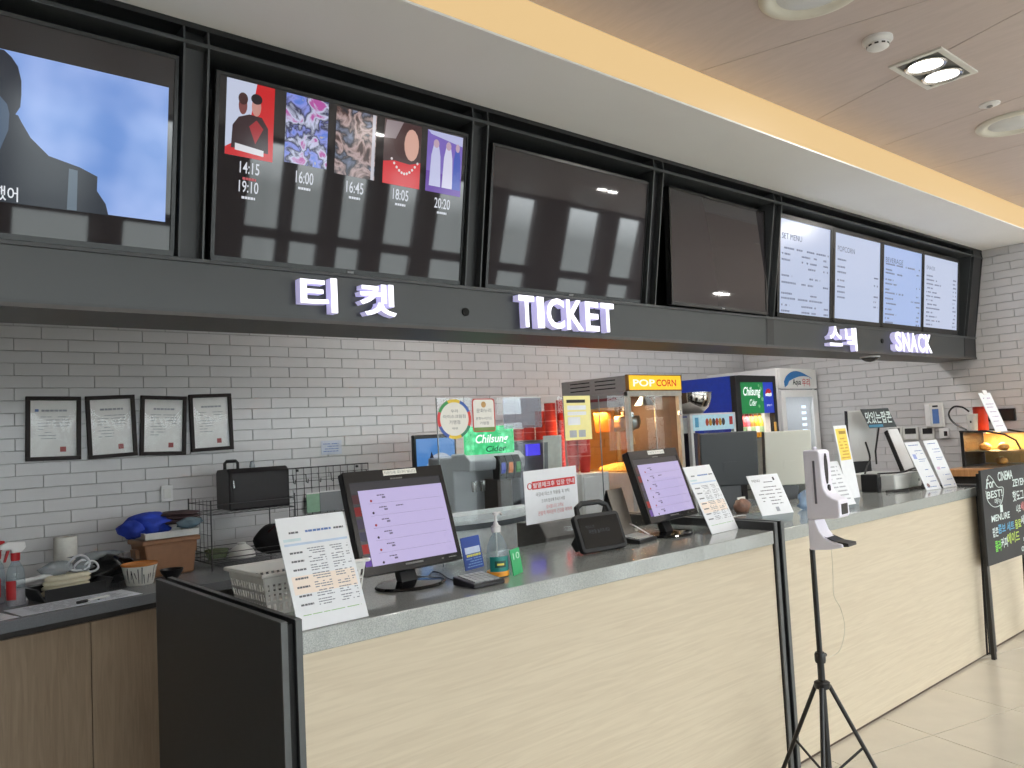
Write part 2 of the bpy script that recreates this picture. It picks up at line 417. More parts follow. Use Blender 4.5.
# ================================================================== helpers for world-coordinate parts
def Wp(t, mb, name, mt, parent=None, **k):
    """build world-coordinate geometry as a part of an unrotated thing (or a sub-part of one of its parts)"""
    L = t.location
    mb.v = [(v[0] - L.x, v[1] - L.y, v[2] - L.z) for v in mb.v]
    return mb.build(name, mt, parent or t, **k)
def TM(t): return Matrix.LocRotScale(t.location, t.rotation_euler, None)
def loc2(t, x, y, dy=0):
    """pixel -> (x, z) in the local front plane y = dy of a thing"""
    Mi = TM(t).inverted(); o = Mi @ EYE; d = Mi.to_3x3() @ ray(x, y); s = (dy - o.y) / d.y; p = o + d * s; return p.x, p.z

# ================================================================== SIGN CANOPY
cp = thing('sign_canopy', 'long black steel sign canopy hung over the counters holding the screens', 'canopy', (3.0, 2.6, 1.905))
X0, X1 = -1.4, 7.02
front = [(2.335, ZS - .001), (2.33, 2.705), (2.432, 2.071), (2.44, 1.905)]
def fpoly(a, b, depth): return [(y, z) for y, z in front[a:b]] + [(y + depth, z) for y, z in front[a:b]][::-1]
Wp(cp, MB().box(X0, X1, 2.60, 2.74, 2.0, ZS - .001), 'back_panel', mat('black_back_panel', (24, 25, 27), .5))
Wp(cp, MB().box(X0, X1, 2.435, 2.74, 1.900, 1.912), 'bottom_panel', mat('bottom_panel_grey', (70, 66, 63), .45))
Wp(cp, MB().prism([(2.434, 2.066), (2.442, 1.912), (2.452, 1.912), (2.444, 2.066)], X0, X1), 'lower_fascia', fasciam)
Wp(cp, MB().prism([(2.405, ZS - .001), (2.395, 2.712), (2.415, 2.712), (2.425, ZS - .001)], X0, X1), 'upper_fascia', steelblk)
Wp(cp, MB().box(X0, X1, 2.332, 2.42, 2.752, ZS - .001), 'top_rail', steelblk)
Wp(cp, MB().box(X0, X1, 2.329, 2.60, 2.700, 2.712), 'upper_rail', steelgrey, bevel=.001)
Wp(cp, MB().box(X0, X1, 2.426, 2.60, 2.065, 2.077), 'lower_rail', steelgrey, bevel=.001)
Wp(cp, MB().box(X0, X1, 2.436, 2.446, 1.910, 1.918), 'bottom_rail', steelgrey)
pairs = [(-.29, -.215, 3), (.785, .856, 3), (1.862, 1.935, 3), (2.936, 3.004, 3), (3.968, 4.044, 4), (6.785, 6.845, 4), (6.985, 7.018, 4)]
for a, b, e in pairs:
    for x in (a, b):
        Wp(cp, MB().prism(fpoly(0, e, .24), x - .003, x + .003), 'post_plate', steelgrey)
    if e == 4: Wp(cp, MB().prism([(2.430, 2.064), (2.438, 1.919), (2.444, 1.919), (2.436, 2.064)], a + .003, b - .003), 'post_cover', black)
    Wp(cp, MB().prism([(y + .03, z) for y, z in front[:e]] + [(y + .16, z) for y, z in front[:e]][::-1], a + .003, b - .003), 'post_filler', steelblk)
Wp(cp, MB().prism(fpoly(0, 4, .02), 6.848, 6.982), 'end_filler', black)
for p in ((465.5, 312), (882, 341)):
    c = onY(*p, 2.437); Wp(cp, MB().lathe([(.001, 0), (.016, 0), (.016, .012)], (c.x, 2.433, c.z), 20, 'y'), 'cable_hole', mat('hole_black', (4, 4, 4), .9))
c = onZ(883, 355, 1.90)
t = thing('dome_camera', 'small dark dome camera under the snack sign', 'camera', (c.x, 2.56, 1.90))
MB().lathe([(.06, 0), (.06, -.012), (.05, -.022), (.03, -.034), (.002, -.040)], n=24).build('dome', mat('dome_dark', (60, 58, 58), .15), t, smooth=True)
MB().lathe([(.066, 0), (.066, -.008), (.058, -.010)], n=24).build('base_ring', white, t, smooth=True)

# ------------------------------------------------------------------ lit lettering
face_m = glow('letter_face', (250, 247, 255), 1.9, .4)
side_m = mat('letter_side', (200, 198, 220), .4, emit=(196, 190, 240), estr=.55)
def sign_word(name, label, items):
    xa = items[0][1]; t = thing(name, label, 'illuminated sign', (xa, 2.40, items[0][3]))
    for s, x0, x1, z0, z1 in items:
        mb = text(MB(), s, x0 - xa, x1 - xa, z0 - items[0][3], z1 - items[0][3], .001, bold=.022, depth=.036)
        o = mb.build('letter', side_m, t)
        text(MB(), s, x0 - xa, x1 - xa, z0 - items[0][3], z1 - items[0][3], 0, bold=.022).build('letter_face', face_m, o, recalc=False)
sign_word('lit_sign_lettering', 'white glowing Korean ticket sign left of the black hole on the dark fascia', [('티', 1.158, 1.292, 1.932, 2.050), ('켓', 1.378, 1.524, 1.932, 2.046)])
def spread(s, x0, x1, z0, z1):
    ws = {'I': .42, 'T': .92, 'S': 1.0, 'N': 1.1, 'A': 1.1, 'C': 1.1, 'K': 1.08, 'E': .92}
    tot = sum(ws[c] for c in s) + .16 * (len(s) - 1); u = (x1 - x0) / tot; x = x0; o = []
    for c in s: o.append((c, x, x + ws[c] * u, z0, z1)); x += (ws[c] + .16) * u
    return o
sign_word('lit_sign_lettering', 'white glowing English word TICKET on the dark fascia', spread('TICKET', 2.105, 2.672, 1.926, 2.056))
sign_word('lit_sign_lettering', 'white glowing Korean snack sign on the dark fascia under the menu screens', [('스', 4.60, 4.755, 1.930, 2.052), ('낵', 4.80, 4.945, 1.905, 2.052)])
sign_word('lit_sign_lettering', 'white glowing English word SNACK under the menu screens', spread('SNACK', 5.49, 6.08, 1.922, 2.056))

# ------------------------------------------------------------------ televisions
scr_off = mat('dark_screen_glass', (50, 47, 50), .03, var=.0, spec=.6)
bez = mat('tv_bezel', (17, 17, 18), .25, var=.1)
def tv(name, label, c, yaw, tilt, w, h, bz=.012, scr=scr_off):
    t = thing(name, label, 'television', c, yaw, tilt)
    MB().box(-w / 2, w / 2, .004, .03, 0, h).box(-w * .36, w * .36, .03, .06, h * .12, h * .7).build('back_case', blackm, t, bevel=.003)
    MB().box(-w / 2, w / 2, -.004, .004, 0, bz * 1.4).box(-w / 2, w / 2, -.004, .004, h - bz, h).box(-w / 2, -w / 2 + bz, -.004, .004, bz * 1.4, h - bz).box(w / 2 - bz, w / 2, -.004, .004, bz * 1.4, h - bz).build('bezel', bez, t, bevel=.001)
    s = MB().box(-w / 2 + bz, w / 2 - bz, 0, .004, bz * 1.4, h - bz).build('screen', scr, t)
    B(t, 'sensor_tab', mat('sensor_grey', (120, 120, 122), .3), -.012, .012, -.006, -.004, .003, .011)
    return t, s
# film playing
T1, s1 = tv('television', 'television showing a dark coated figure against blue, at the left edge', (.285, 2.452, 2.082), 0, -9.6, .98, .590)
B1 = loc2(T1, 165, 222); A1 = loc2(T1, 166, 87)
img = MB().flat(-.47, B1[0], B1[1], A1[1], -.0006).build('film_picture', mat('film_blue_sky', (10, 10, 10), .12, var=0, emit=(130, 168, 232), estr=.85), s1, recalc=False)
m_ = MATS['film_blue_sky']; n_ = m_.node_tree.nodes
no = n_.new('ShaderNodeTexNoise'); no.inputs['Scale'].default_value = 5; cr = n_.new('ShaderNodeValToRGB')
cr.color_ramp.elements[0].color = lin((104, 148, 222)); cr.color_ramp.elements[1].color = lin((158, 186, 246)); cr.color_ramp.elements[0].position = .35; cr.color_ramp.elements[1].position = .65
tcn = n_.new('ShaderNodeTexCoord'); m_.node_tree.links.new(tcn.outputs['Object'], no.inputs['Vector']); m_.node_tree.links.new(no.outputs[0], cr.inputs[0]); m_.node_tree.links.new(cr.outputs[0], n_['Principled BSDF'].inputs['Emission Color'])
def z1(x, y): return loc2(T1, x / 3.656, 40 + y / 3.656)
sil = [(0, 34), (14, 36), (42, 62), (66, 98), (78, 150), (78, 200), (74, 245), (56, 272), (66, 276), (78, 300), (112, 358), (178, 424), (292, 466), (356, 500), (354, 552), (386, 600), (396, 641)]
L0 = -.47
def screen_poly(parent, name, pts, T, fn, col, s, y, close_left=False):
    P = [fn(*p) for p in pts]
    if close_left: P = P + [(L0, P[-1][1]), (L0, P[0][1])]
    return MB().poly(P, y).build(name, glow('px_%d_%d_%d' % col, col, s), parent, recalc=False)
screen_poly(s1, 'film_figure', sil, T1, z1, (30, 36, 50), .8, -.0010, True)
screen_poly(s1, 'film_face', [(0, 205), (26, 235), (34, 270), (30, 330), (0, 400)], T1, z1, (72, 92, 118), .8, -.0012, True)
screen_poly(s1, 'film_highlight', [(252, 470), (284, 478), (280, 624), (244, 620)], T1, z1, (96, 112, 128), .8, -.0012)
a, b = z1(-24, 582), z1(66, 540)
text(MB(), '했어', a[0], b[0], a[1], b[1], -.0016, bold=.01).build('subtitle', glow('subtitle_white', (235, 238, 245), .9), s1, recalc=False)

# schedule television
T2, s2 = tv('television', 'television with five film posters and showing times', (1.371, 2.452, 2.082), 0, -9.6, .972, .580)
def pq(bl, tr): a = loc2(T2, *bl); b = loc2(T2, *tr); return a[0], b[0], a[1], b[1]
def noisy(name, cols, scale, s=.8):
    m = mat(name, (8, 8, 8), .12, var=0, emit=(255, 255, 255), estr=s); n = m.node_tree.nodes; l = m.node_tree.links
    no = n.new('ShaderNodeTexNoise'); no.inputs['Scale'].default_value = scale; no.inputs['Detail'].default_value = 6; no.inputs['Distortion'].default_value = .6
    t = n.new('ShaderNodeTexCoord'); cr = n.new('ShaderNodeValToRGB'); cr.color_ramp.interpolation = 'LINEAR'
    while len(cr.color_ramp.elements) < len(cols): cr.color_ramp.elements.new(.5)
    for i, c in enumerate(cols): cr.color_ramp.elements[i].position = .3 + .4 * i / len(cols); cr.color_ramp.elements[i].color = lin(c)
    l.new(t.outputs['Object'], no.inputs[0]); l.new(no.outputs[0], cr.inputs[0]); l.new(cr.outputs[0], n['Principled BSDF'].inputs['Emission Color']); return m
def card(parent, q, mt, name='poster'): return MB().flat(*q, -.0006).build(name, mt, parent, recalc=False)
def art(parent, q, name, col, pts, y=-.0009, s=.8):
    x0, x1, z0, z1_ = q; return MB().poly([(x0 + (x1 - x0) * u, z0 + (z1_ - z0) * v) for u, v in pts], y).build(name, glow('px_%d_%d_%d' % col, col, s), parent, recalc=False)
def oval(cx, cy, rx, ry, n=16): return [(cx + rx * cos(2 * pi * k / n), cy + ry * sin(2 * pi * k / n)) for k in range(n)]
q = pq((224.5, 153.5), (275, 89)); p = card(s2, q, glow('px_208_216_240', (208, 216, 240), .8))
art(p, q, 'print_block', (214, 32, 38), [(.62, 1), (1, 1), (1, 0), (0, 0), (0, .10), (.45, .3)], -.0008)
art(p, q, 'print_figure', (52, 28, 34), [(.12, .1), (.14, .40), (.26, .52), (.48, .58), (.74, .57), (.88, .44), (.90, .1)], -.0010)
art(p, q, 'print_face', (128, 72, 70), oval(.34, .68, .09, .12), -.0011)
art(p, q, 'print_hair', (70, 40, 40), oval(.34, .77, .10, .08), -.0012)
art(p, q, 'print_face', (206, 150, 140), oval(.62, .70, .10, .13), -.0012)
art(p, q, 'print_hair', (30, 24, 30), oval(.62, .80, .12, .07), -.0013)
art(p, q, 'print_collar', (170, 40, 48), [(.48, .42), (.62, .20), (.78, .42), (.63, .52)], -.0012)
art(p, q, 'print_title', (232, 232, 238), [(.2, .08), (.8, .05), (.8, .13), (.2, .17)], -.0013)
q = pq((284, 161.5), (329, 103)); card(s2, q, noisy('poster_blue_mix', [(240, 214, 110), (92, 130, 226), (150, 160, 240), (40, 40, 72), (214, 220, 250), (190, 90, 170)], 17))
q = pq((334, 173), (377, 116)); p = card(s2, q, noisy('poster_dark_mix', [(34, 34, 44), (90, 64, 60), (206, 178, 176), (30, 30, 42), (130, 140, 170)], 15, .7)); art(p, q, 'print_edge', (206, 204, 214), [(.9, 0), (.98, 0), (.98, 1), (.9, 1)])
q = pq((382, 182.5), (422, 127)); p = card(s2, q, glow('px_70_44_46', (70, 44, 46), .8))
art(p, q, 'print_block', (222, 28, 40), [(0, 0), (1, 0), (1, .42), (.7, .36), (.3, .38), (0, .34)])
art(p, q, 'print_hair', (66, 34, 36), oval(.60, .70, .34, .30)); art(p, q, 'print_face', (226, 176, 160), oval(.74, .67, .20, .25), -.0010); art(p, q, 'print_hat', (150, 136, 140), [(0, .7), (.05, .98), (.5, 1), (.3, .72)], -.0011)
mbp = MB()
for k in range(11):
    u = .22 + .7 * k / 10; mbp.poly([(q[0] + (q[1] - q[0]) * a, q[2] + (q[3] - q[2]) * b) for a, b in oval(u, .40 - .20 * sin(pi * k / 10), .03, .022, 8)], -.0012)
mbp.build('print_beads', glow('px_236_226_226', (236, 226, 226), .8), p, recalc=False)
q = pq((425, 190.5), (463, 138)); p = card(s2, q, glow('px_128_104_196', (128, 104, 196), .8))
art(p, q, 'print_block', (196, 200, 240), [(0, 1), (1, 1), (1, .84), (.1, .94)]); art(p, q, 'print_block', (104, 60, 170), [(0, 0), (1, 0), (1, .30), (0, .34)])
for u, w_, col in ((.25, .16, (206, 208, 244)), (.60, .15, (224, 222, 248)), (.86, .12, (70, 92, 190))): art(p, q, 'print_figure', col, [(u - w_, .1), (u + w_, .1), (u + w_ * .8, .6), (u + w_ * .4, .80), (u - w_ * .4, .80), (u - w_ * .8, .6)], -.0011); art(p, q, 'print_head', (200, 170, 190), oval(u, .80, w_ * .5, .07), -.0012)
tw = glow('time_white', (226, 230, 240), .8)
for s, bl, tr in (('14:15', (239.5, 172.5), (259.5, 164.5)), ('19:10', (238.5, 191.5), (258.5, 183)), ('16:00', (295.5, 182.5), (313.5, 173.5)), ('16:45', (346, 192), (363.5, 183.5)), ('18:05', (392.5, 199), (408.5, 191)), ('20:20', (434, 207.5), (450, 200))):
    q = pq(bl, tr); text(MB(), s, q[0], q[1], min(q[2], q[3]), max(q[2], q[3]), -.0008, bold=.008).build('showing_time', tw, s2, recalc=False)
    cx = (q[0] + q[1]) / 2; zz = min(q[2], q[3]); dashes(MB(), cx - .022, cx + .022, zz - .020, .008, -.0008, .95, lo=.006, hi=.012).build('small_print', glow('px_190_60_70', (190, 60, 70), .8) if s == '14:15' else tw, s2, recalc=False)
tv('television', 'switched off television above the word TICKET reflecting windows', (2.452, 2.452, 2.082), 0, -9.4, .955, .573)
tv('television', 'switched off television turned slightly right in the bay beside the menu screens', (3.525, 2.410, 2.082), 1.0, -2.5, .866, .582)

# menu screens
def menu(px, label, title, tbox, rows, col):
    (tlx, tly), (brx, bry) = px
    t = thing('menu_screen', label, 'menu screen', (0, 2.437, 2.082), 0, -5.5)
    a = loc2(t, tlx, tly); b = loc2(t, brx, bry)
    x0, x1, z1_, z0 = a[0], b[0], a[1], b[1]
    t.location.x = (x0 + x1) / 2; h = z1_; w = (x1 - x0)
    MB().box(-w / 2 - .026, w / 2 + .026, .004, .05, 0, h + .028).build('back_case', blackm, t)
    e = .026
    MB().box(-w / 2 - e, w / 2 + e, -.006, .004, 0, max(z0, .012)).box(-w / 2 - e, w / 2 + e, -.006, .004, h, h + e).box(-w / 2 - e, -w / 2, -.006, .004, 0, h).box(w / 2, w / 2 + e, -.006, .004, 0, h).build('bezel', bez, t)
    s = MB().box(-w / 2, w / 2, 0, .004, max(z0, .012), h).build('screen', glow('menu_light_%d' % col[0], col, .86, .2), t)
    text(MB(), title, -w / 2 + w * tbox[0], -w / 2 + w * tbox[1], h * tbox[2], h * tbox[3], -.0008).build('menu_title', mat('menu_ink', (70, 76, 92), .5, emit=(92, 98, 120), estr=.5), s, recalc=False)
    mb = MB()
    for i, (v, segs) in enumerate(rows):
        for (a, b) in segs: dashes(mb, -w / 2 + w * a, -w / 2 + w * b, h * v, .011, -.0008, .85, seed=i * 7 + int(a * 50), lo=.010, hi=.026)
    tag(mb.build('menu_lines', mat('menu_ink_pale', (90, 96, 112), .5, emit=(118, 126, 152), estr=.55), s, recalc=False), kind='stuff')
menu(((780, 217.5), (829, 318)), 'first white menu screen from the left with the set menu', 'SET MENU', (.04, .42, .80, .86), [(.70, [(.04, .45), (.52, .97)]), (.64, [(.04, .2), (.42, .72), (.86, .96)]), (.58, [(.04, .2), (.42, .72), (.86, .96)]), (.52, [(.55, .72), (.86, .96)]), (.42, [(.04, .24), (.58, .8)]), (.35, [(.04, .32), (.4, .66), (.86, .97)]), (.24, [(.04, .24), (.6, .76)]), (.19, [(.04, .85)]), (.12, [(.04, .2), (.4, .72), (.88, .97)]), (.06, [(.04, .2), (.4, .72), (.88, .97)])], (196, 208, 236))
menu(((835, 232), (879, 323)), 'second white menu screen from the left with the popcorn list', 'POPCORN', (.06, .42, .80, .86), [(.70, [(.06, .24)]), (.62, [(.06, .24)]), (.56, [(.06, .24), (.86, .96)]), (.47, [(.06, .24), (.86, .96)]), (.40, [(.06, .22)]), (.34, [(.06, .22), (.86, .96)]), (.28, [(.06, .22), (.86, .96)]), (.22, [(.86, .96)])], (200, 212, 240))
menu(((883.5, 244.5), (920.5, 327)), 'third menu screen from the left, bluest, with the beverage list', 'BEVERAGE', (.06, .50, .80, .86), [(.77, [(.06, .95)]), (.70, [(.06, .22), (.86, .96)]), (.66, [(.06, .5)]), (.58, [(.06, .26)]), (.53, [(.06, .36), (.86, .96)]), (.46, [(.06, .16)]), (.42, [(.06, .52), (.86, .96)]), (.35, [(.06, .26), (.72, .96)]), (.29, [(.06, .34), (.86, .96)]), (.22, [(.06, .22), (.86, .96)]), (.16, [(.06, .34), (.86, .96)]), (.11, [(.06, .2), (.86, .96)]), (.06, [(.06, .26), (.86, .96)])], (176, 198, 244))
menu(((924, 254.5), (956.5, 330.5)), 'rightmost white menu screen with the snack list', 'SNACK', (.08, .32, .82, .87), [(.73 - .053 * i, [(.08, .26 + .12 * (i % 3)), (.86, .96)]) for i in range(13)], (204, 214, 240))

# ================================================================== COUNTERS
cream = mat('cream_wood_laminate', (196, 183, 160), .42, var=.0, scale=9, stretch=(.35, 1, 7), kind='wood', rgb2=(205, 193, 170), bump=.03)
topm = mat('grey_speckled_solid_surface', (140, 145, 143), .12, scale=420, rgb2=(172, 176, 172), coat=.3)
edgem = mat('black_panel', (40, 41, 43), .45, var=.05)
edgeg = mat('panel_edge_grey', (84, 87, 88), .4)
def counter(name, label, x0, x1, toe):
    t = thing(name, label, 'counter', ((x0 + x1) / 2, 2.25, 0))
    Wp(t, MB().box(x0, x1, 1.938, 1.958, .014, .962), 'front_panel', cream)
    Wp(t, MB().box(x0, x1, 1.944, 1.958, 0, .014), 'toe_strip', mat('brown_toe_strip', (84, 66, 52), .6))
    Wp(t, MB().box(x0, x1, 1.958, 2.54, 0, .962), 'carcass', edgem)
    Wp(t, MB().box(x0, x1, 2.54, 2.94, .70, .73), 'staff_desk', mat('staff_desk_grey', (96, 96, 98), .4))
    Wp(t, MB().box(x0, x1, 2.90, 2.93, 0, .70), 'desk_leg_panel', edgem)
    return t
counter('ticket_counter', 'cream wood fronted ticket counter beside the black end panel', .904, 3.086, False)
counter('snack_counter', 'cream wood fronted snack counter right of the sanitiser stand', 3.170, 5.372, True)
tag(MB().box(.904, 3.086, 1.930, 2.57, .963, TOP).build('countertop', topm, bevel=.003), 'grey speckled glossy countertop of the ticket counter', 'countertop')
tag(MB().box(3.170, 5.372, 1.930, 2.57, .963, TOP).build('countertop', topm, bevel=.003), 'grey speckled glossy countertop of the snack counter', 'countertop')
def end_panel(label, xa, xb, top, y1=2.95):
    t = thing('counter_end_panel', label, 'panel', ((xa + xb) / 2, (1.93 + y1) / 2, 0))
    w = (xb - xa)
    for a, b in ((xa, xa + w * .30), (xb - w * .30, xb)):
        Wp(t, MB().box(a, b, 1.932, y1, 0, top - .001), 'board', edgem)
        Wp(t, MB().box(a, b, 1.926, 1.932, 0, top), 'edge_band', edgeg)
        Wp(t, MB().box(a, b, 1.932, y1, top - .001, top + .001), 'top_band', edgeg)
    Wp(t, MB().box(xa + w * .30, xb - w * .30, 1.945, y1 - .01, 0, top - .012), 'core', mat('core_black', (12, 12, 13), .6))
end_panel('large black double board closing the near left end of the ticket counter', .846, .902, 1.055)
end_panel('black double board between the ticket counter and the snack counter', 3.090, 3.166, 1.055)
end_panel('black board at the far right end of the snack counter by the chalkboard', 5.376, 5.466, 1.03, 2.55)
t = thing('counter_gate', 'cream wood gate panel behind the chalkboard at the right edge', 'gate', (6.1, 1.955, 0))
MB().box(-.61, .61, 0, .02, .015, .90).build('door_leaf', cream, t)
MB().box(-.61, .61, .02, .05, .88, .92).build('top_rail', edgem, t)
B(t, 'hinge_post', edgem, .61, .64, 0, .05, 0, .92)
B(t, 'toe_bar', mat('brown_toe_strip', (84, 66, 52), .6), -.61, .61, .005, .015, 0, .015)

# ================================================================== BACK WORKTOP AND CABINETS
wtop = mat('grey_worktop', (120, 123, 128), .22, var=.06, scale=200)
EA = math.atan2(.125, .60)
pl0 = Vector((.484, 3.672))
def edge(x): return pl0.y + (x - pl0.x) * math.tan(EA)
outline = [(-1.2, edge(-1.2)), (1.10, edge(1.10)), (1.42, 3.825), (2.28, 3.83), (2.28, YB - .002), (-1.2, YB - .002)]
tag(MB().prism(outline, WT - .045, WT, 'z').build('worktop', wtop, bevel=.002), 'grey back worktop along the white tile wall at the left', 'worktop')
tag(MB().box(2.29, 5.60, 3.38, YB - .002, WT - .04, WT).build('worktop', wtop, bevel=.002), 'grey back worktop carrying the popcorn and drinks machines', 'worktop')
cabw = mat('brown_wood_laminate', (142, 124, 104), .45, var=0, scale=7, stretch=(8, 8, .5), kind='wood', rgb2=(156, 138, 117))
def cabinet(label, x0, x1):
    t = thing('base_cabinet', label, 'cabinet', (pl0.x, pl0.y, 0), math.degrees(EA))
    B(t, 'body', mat('cabinet_carcass', (60, 56, 54), .6), x0, x1, .045, .45, .08, WT - .046)
    B(t, 'door', cabw, x0 + .002, x1 - .002, .022, .044, .085, WT - .075, bevel=.001)
    B(t, 'plinth', blackm, x0, x1, .07, .40, 0, .08)
    return t
tmp = thing('probe', 'x', 'x', (pl0.x, pl0.y, 0), math.degrees(EA)); gx = loc2(tmp, 92, 680, .02)[0]; bpy.data.objects.remove(tmp)
cabinet('brown wood base cabinet at the left edge under the grey worktop', gx - .6, gx)
cabinet('brown wood base cabinet beside the black counter end panel', gx, gx + .6)
for i, (a, b, lb) in enumerate([(2.30, 3.3, 'under the drinks dispenser'), (3.3, 4.4, 'under the popcorn machine'), (4.4, 5.58, 'next to the blue fridge')]):
    t = thing('base_cabinet', 'brown base cabinet %s' % lb, 'cabinet', ((a + b) / 2, 3.42, 0)); w = (b - a) / 2
    B(t, 'body', MATS['cabinet_carcass'], -w, w, .025, 1.1, .08, WT - .041); 
    for s in (-1, 1): B(t, 'door', cabw, (-w + .003) if s < 0 else .003, -.003 if s < 0 else w - .003, 0, .02, .085, WT - .05, bevel=.001)
    B(t, 'plinth', blackm, -w, w, .06, 1.0, 0, .08)

# ------------------------------------------------------------------ things on the left worktop
def wt(px, py): p = onZ(px, py, WT); return (p.x, p.y, WT)
def spray(loc, label, yaw, red):
    t = thing('spray_bottle', label, 'spray bottle', loc, yaw)
    MB().lathe([(.034, 0), (.036, .01), (.036, .13), (.030, .16), (.016, .185), (.014, .20)], n=20, sy=.75).build('bottle', bottleglass, t, smooth=True)
    MB().lathe([(.033, .004), (.034, .012), (.034, .07)], n=20, sy=.72).build('liquid', glass('pink_liquid', (238, 224, 226), clear=.7), t, smooth=True)
    MB().lathe([(.017, .192), (.018, .20), (.018, .225)], n=16).build('collar', mat('red_plastic', (184, 34, 40), .35), t, smooth=True)
    hm = MATS['red_plastic'] if red else white
    MB().prism([(-.065, .245), (-.06, .262), (-.03, .275), (.035, .268), (.04, .245), (.02, .225), (-.015, .225), (-.02, .24)], -.011, .011, 'y').build('spray_head', hm, t, bevel=.003)
    MB().prism([(-.022, .238), (-.034, .236), (-.046, .19), (-.038, .19)], -.007, .007, 'y').build('trigger', MATS['red_plastic'], t, bevel=.002)
    lb_ = MB()
    for k in range(8):
        A_, B_ = pi * .95 + pi * .48 * k / 8, pi * .95 + pi * .48 * (k + 1) / 8
        lb_.quad(*[(.0365 * cos(q), .0365 * .76 * sin(q), z) for q, z in ((A_, .03), (B_, .03), (B_, .11), (A_, .11))])
    lb_.build('label_band', mat('red_label', (186, 40, 44), .5), t, recalc=False)
    return t
spray(wt(16, 606), 'clear spray bottle with white spray head and red label', 10, False)
spray(wt(-3, 604), 'spray bottle with red trigger cut by the left edge of the picture', 40, True)
t = thing('paper_roll', 'white paper towel roll standing by the tile wall', 'paper roll', (*wt(66, 584)[:2], WT))
MB().lathe([(.018, .0), (.050, 0), (.052, .004), (.052, .226), (.050, .230), (.018, .230), (.018, .20)], n=28).build('paper', mat('tissue_white', (224, 222, 214), .8, bump=.1), t, smooth=True)
MB().lathe([(.0178, .01), (.0178, .229), (.015, .229), (.015, .01)], n=20).build('core', mat('cardboard', (168, 140, 108), .8), t, smooth=True)
# tray with wrapped stack
c = wt(68, 596)
t = thing('black_serving_tray', 'low black plastic tray holding a wrapped pale stack', 'tray', c, 12)
MB().prism([(-.13, 0), (.13, 0), (.165, .062), (.155, .062), (.125, .008), (-.125, .008), (-.155, .062), (-.165, .062)], -.085, .085, 'y').build('tray_shell', black, t, bevel=.002)
for y in (-.085, .085): B(t, 'tray_wall', black, -.13, .13, y - .003, y + .003, 0, .055, bevel=.002)
t = thing('wrapped_cup_stack', 'pale wrapped stack of paper lids lying in the black tray', 'paper lids', (c[0] + .0, c[1] + .0, WT + .010), 12)
for k in range(4):
    MB().lathe([(.070, 0), (.074, .004), (.074, .014), (.066, .020)], (-.012 + .004 * k, 0, .006 + .022 * k), 26, sx=1.35, sy=.8).build('lid', mat('pale_paper', (222, 214, 190), .7, var=.08, scale=12), t, smooth=True)
MB().tube([(-.21, 0, .085), (-.06, 0, .095)], .011, 10).build('rolled_sleeve', white, t, smooth=True)
t = thing('plastic_wrap', 'crumpled white plastic wrap on top of the wrapped stack', 'plastic wrap', (c[0], c[1], WT + .100), 12)
MB().blob((-.045, 0, .03), (.06, .05, .032), amp=.5, seed=3).build('wrap_fold', haze, t, smooth='all')
MB().blob((.055, 0, .022), (.06, .05, .026), amp=.5, seed=9).build('wrap_fold', haze, t, smooth='all')
for k, (x, r, z) in enumerate(((.03, .042, .045), (.085, .030, .02), (.05, .028, .03))):
    MB().tube([(x + r * cos(2 * pi * i / 18) * 1.1, .01 * sin(4 * pi * i / 18) - .045 + .01 * k, z + r * .8 * sin(2 * pi * i / 18)) for i in range(18)], .005, 6, closed=True).build('wrap_loop', mat('milky_plastic', (214, 216, 220), .3), t, smooth=True)
c = wt(102, 584)
t = thing('black_plastic_bag', 'crumpled black plastic bag beside the patterned bowl', 'plastic bag', c, 12)
MB().blob((0, 0, .065), (.13, .10, .078), n=26, mth=16, amp=.42, seed=5, flatz=0).build('bag_body', mat('shiny_black_film', (16, 17, 19), .22, var=.2), t, smooth='all')
MB().blob((-.02, .02, .135), (.10, .07, .022), n=18, mth=8, amp=.5, seed=6).build('bag_neck', haze, t, smooth='all')
c = wt(140, 584)
t = thing('patterned_paper_bowl', 'white paper bowl with black streaks and an orange rim', 'bowl', c); t.scale = (1.2, 1.2, 1.12)
MB().lathe([(.048, 0), (.050, .004), (.066, .082), (.064, .082), (.047, .006)], n=36).build('bowl_wall', paperw, t, smooth=True)
MB().lathe([(.0655, .080), (.0685, .084), (.0665, .089), (.0635, .085)], n=36).build('rim', mat('orange_rim', (206, 132, 60), .5), t, smooth=True)
mb = MB(); rr = random.Random(4)
for k in range(34):
    q = 2 * pi * k / 34 + rr.uniform(-.06, .06); h0, h1 = rr.uniform(.006, .03), rr.uniform(.045, .078); dq = rr.uniform(-.12, .12)
    def S(h, a): r = .0502 + (.066 - .050) * (h - .004) / .078 + .0006; return (r * cos(a), r * sin(a), h)
    mb.quad(S(h0, q - .018), S(h0, q + .018), S(h1, q + dq + .03), S(h1, q + dq - .03))
tag(mb.build('streak_print', inkd, t, recalc=False), kind='stuff')
MB().lathe([(.001, .072), (.06, .074), (.0625, .078)], n=24).build('filling', mat('orange_filling', (196, 120, 52), .6, var=.2, scale=60), t)
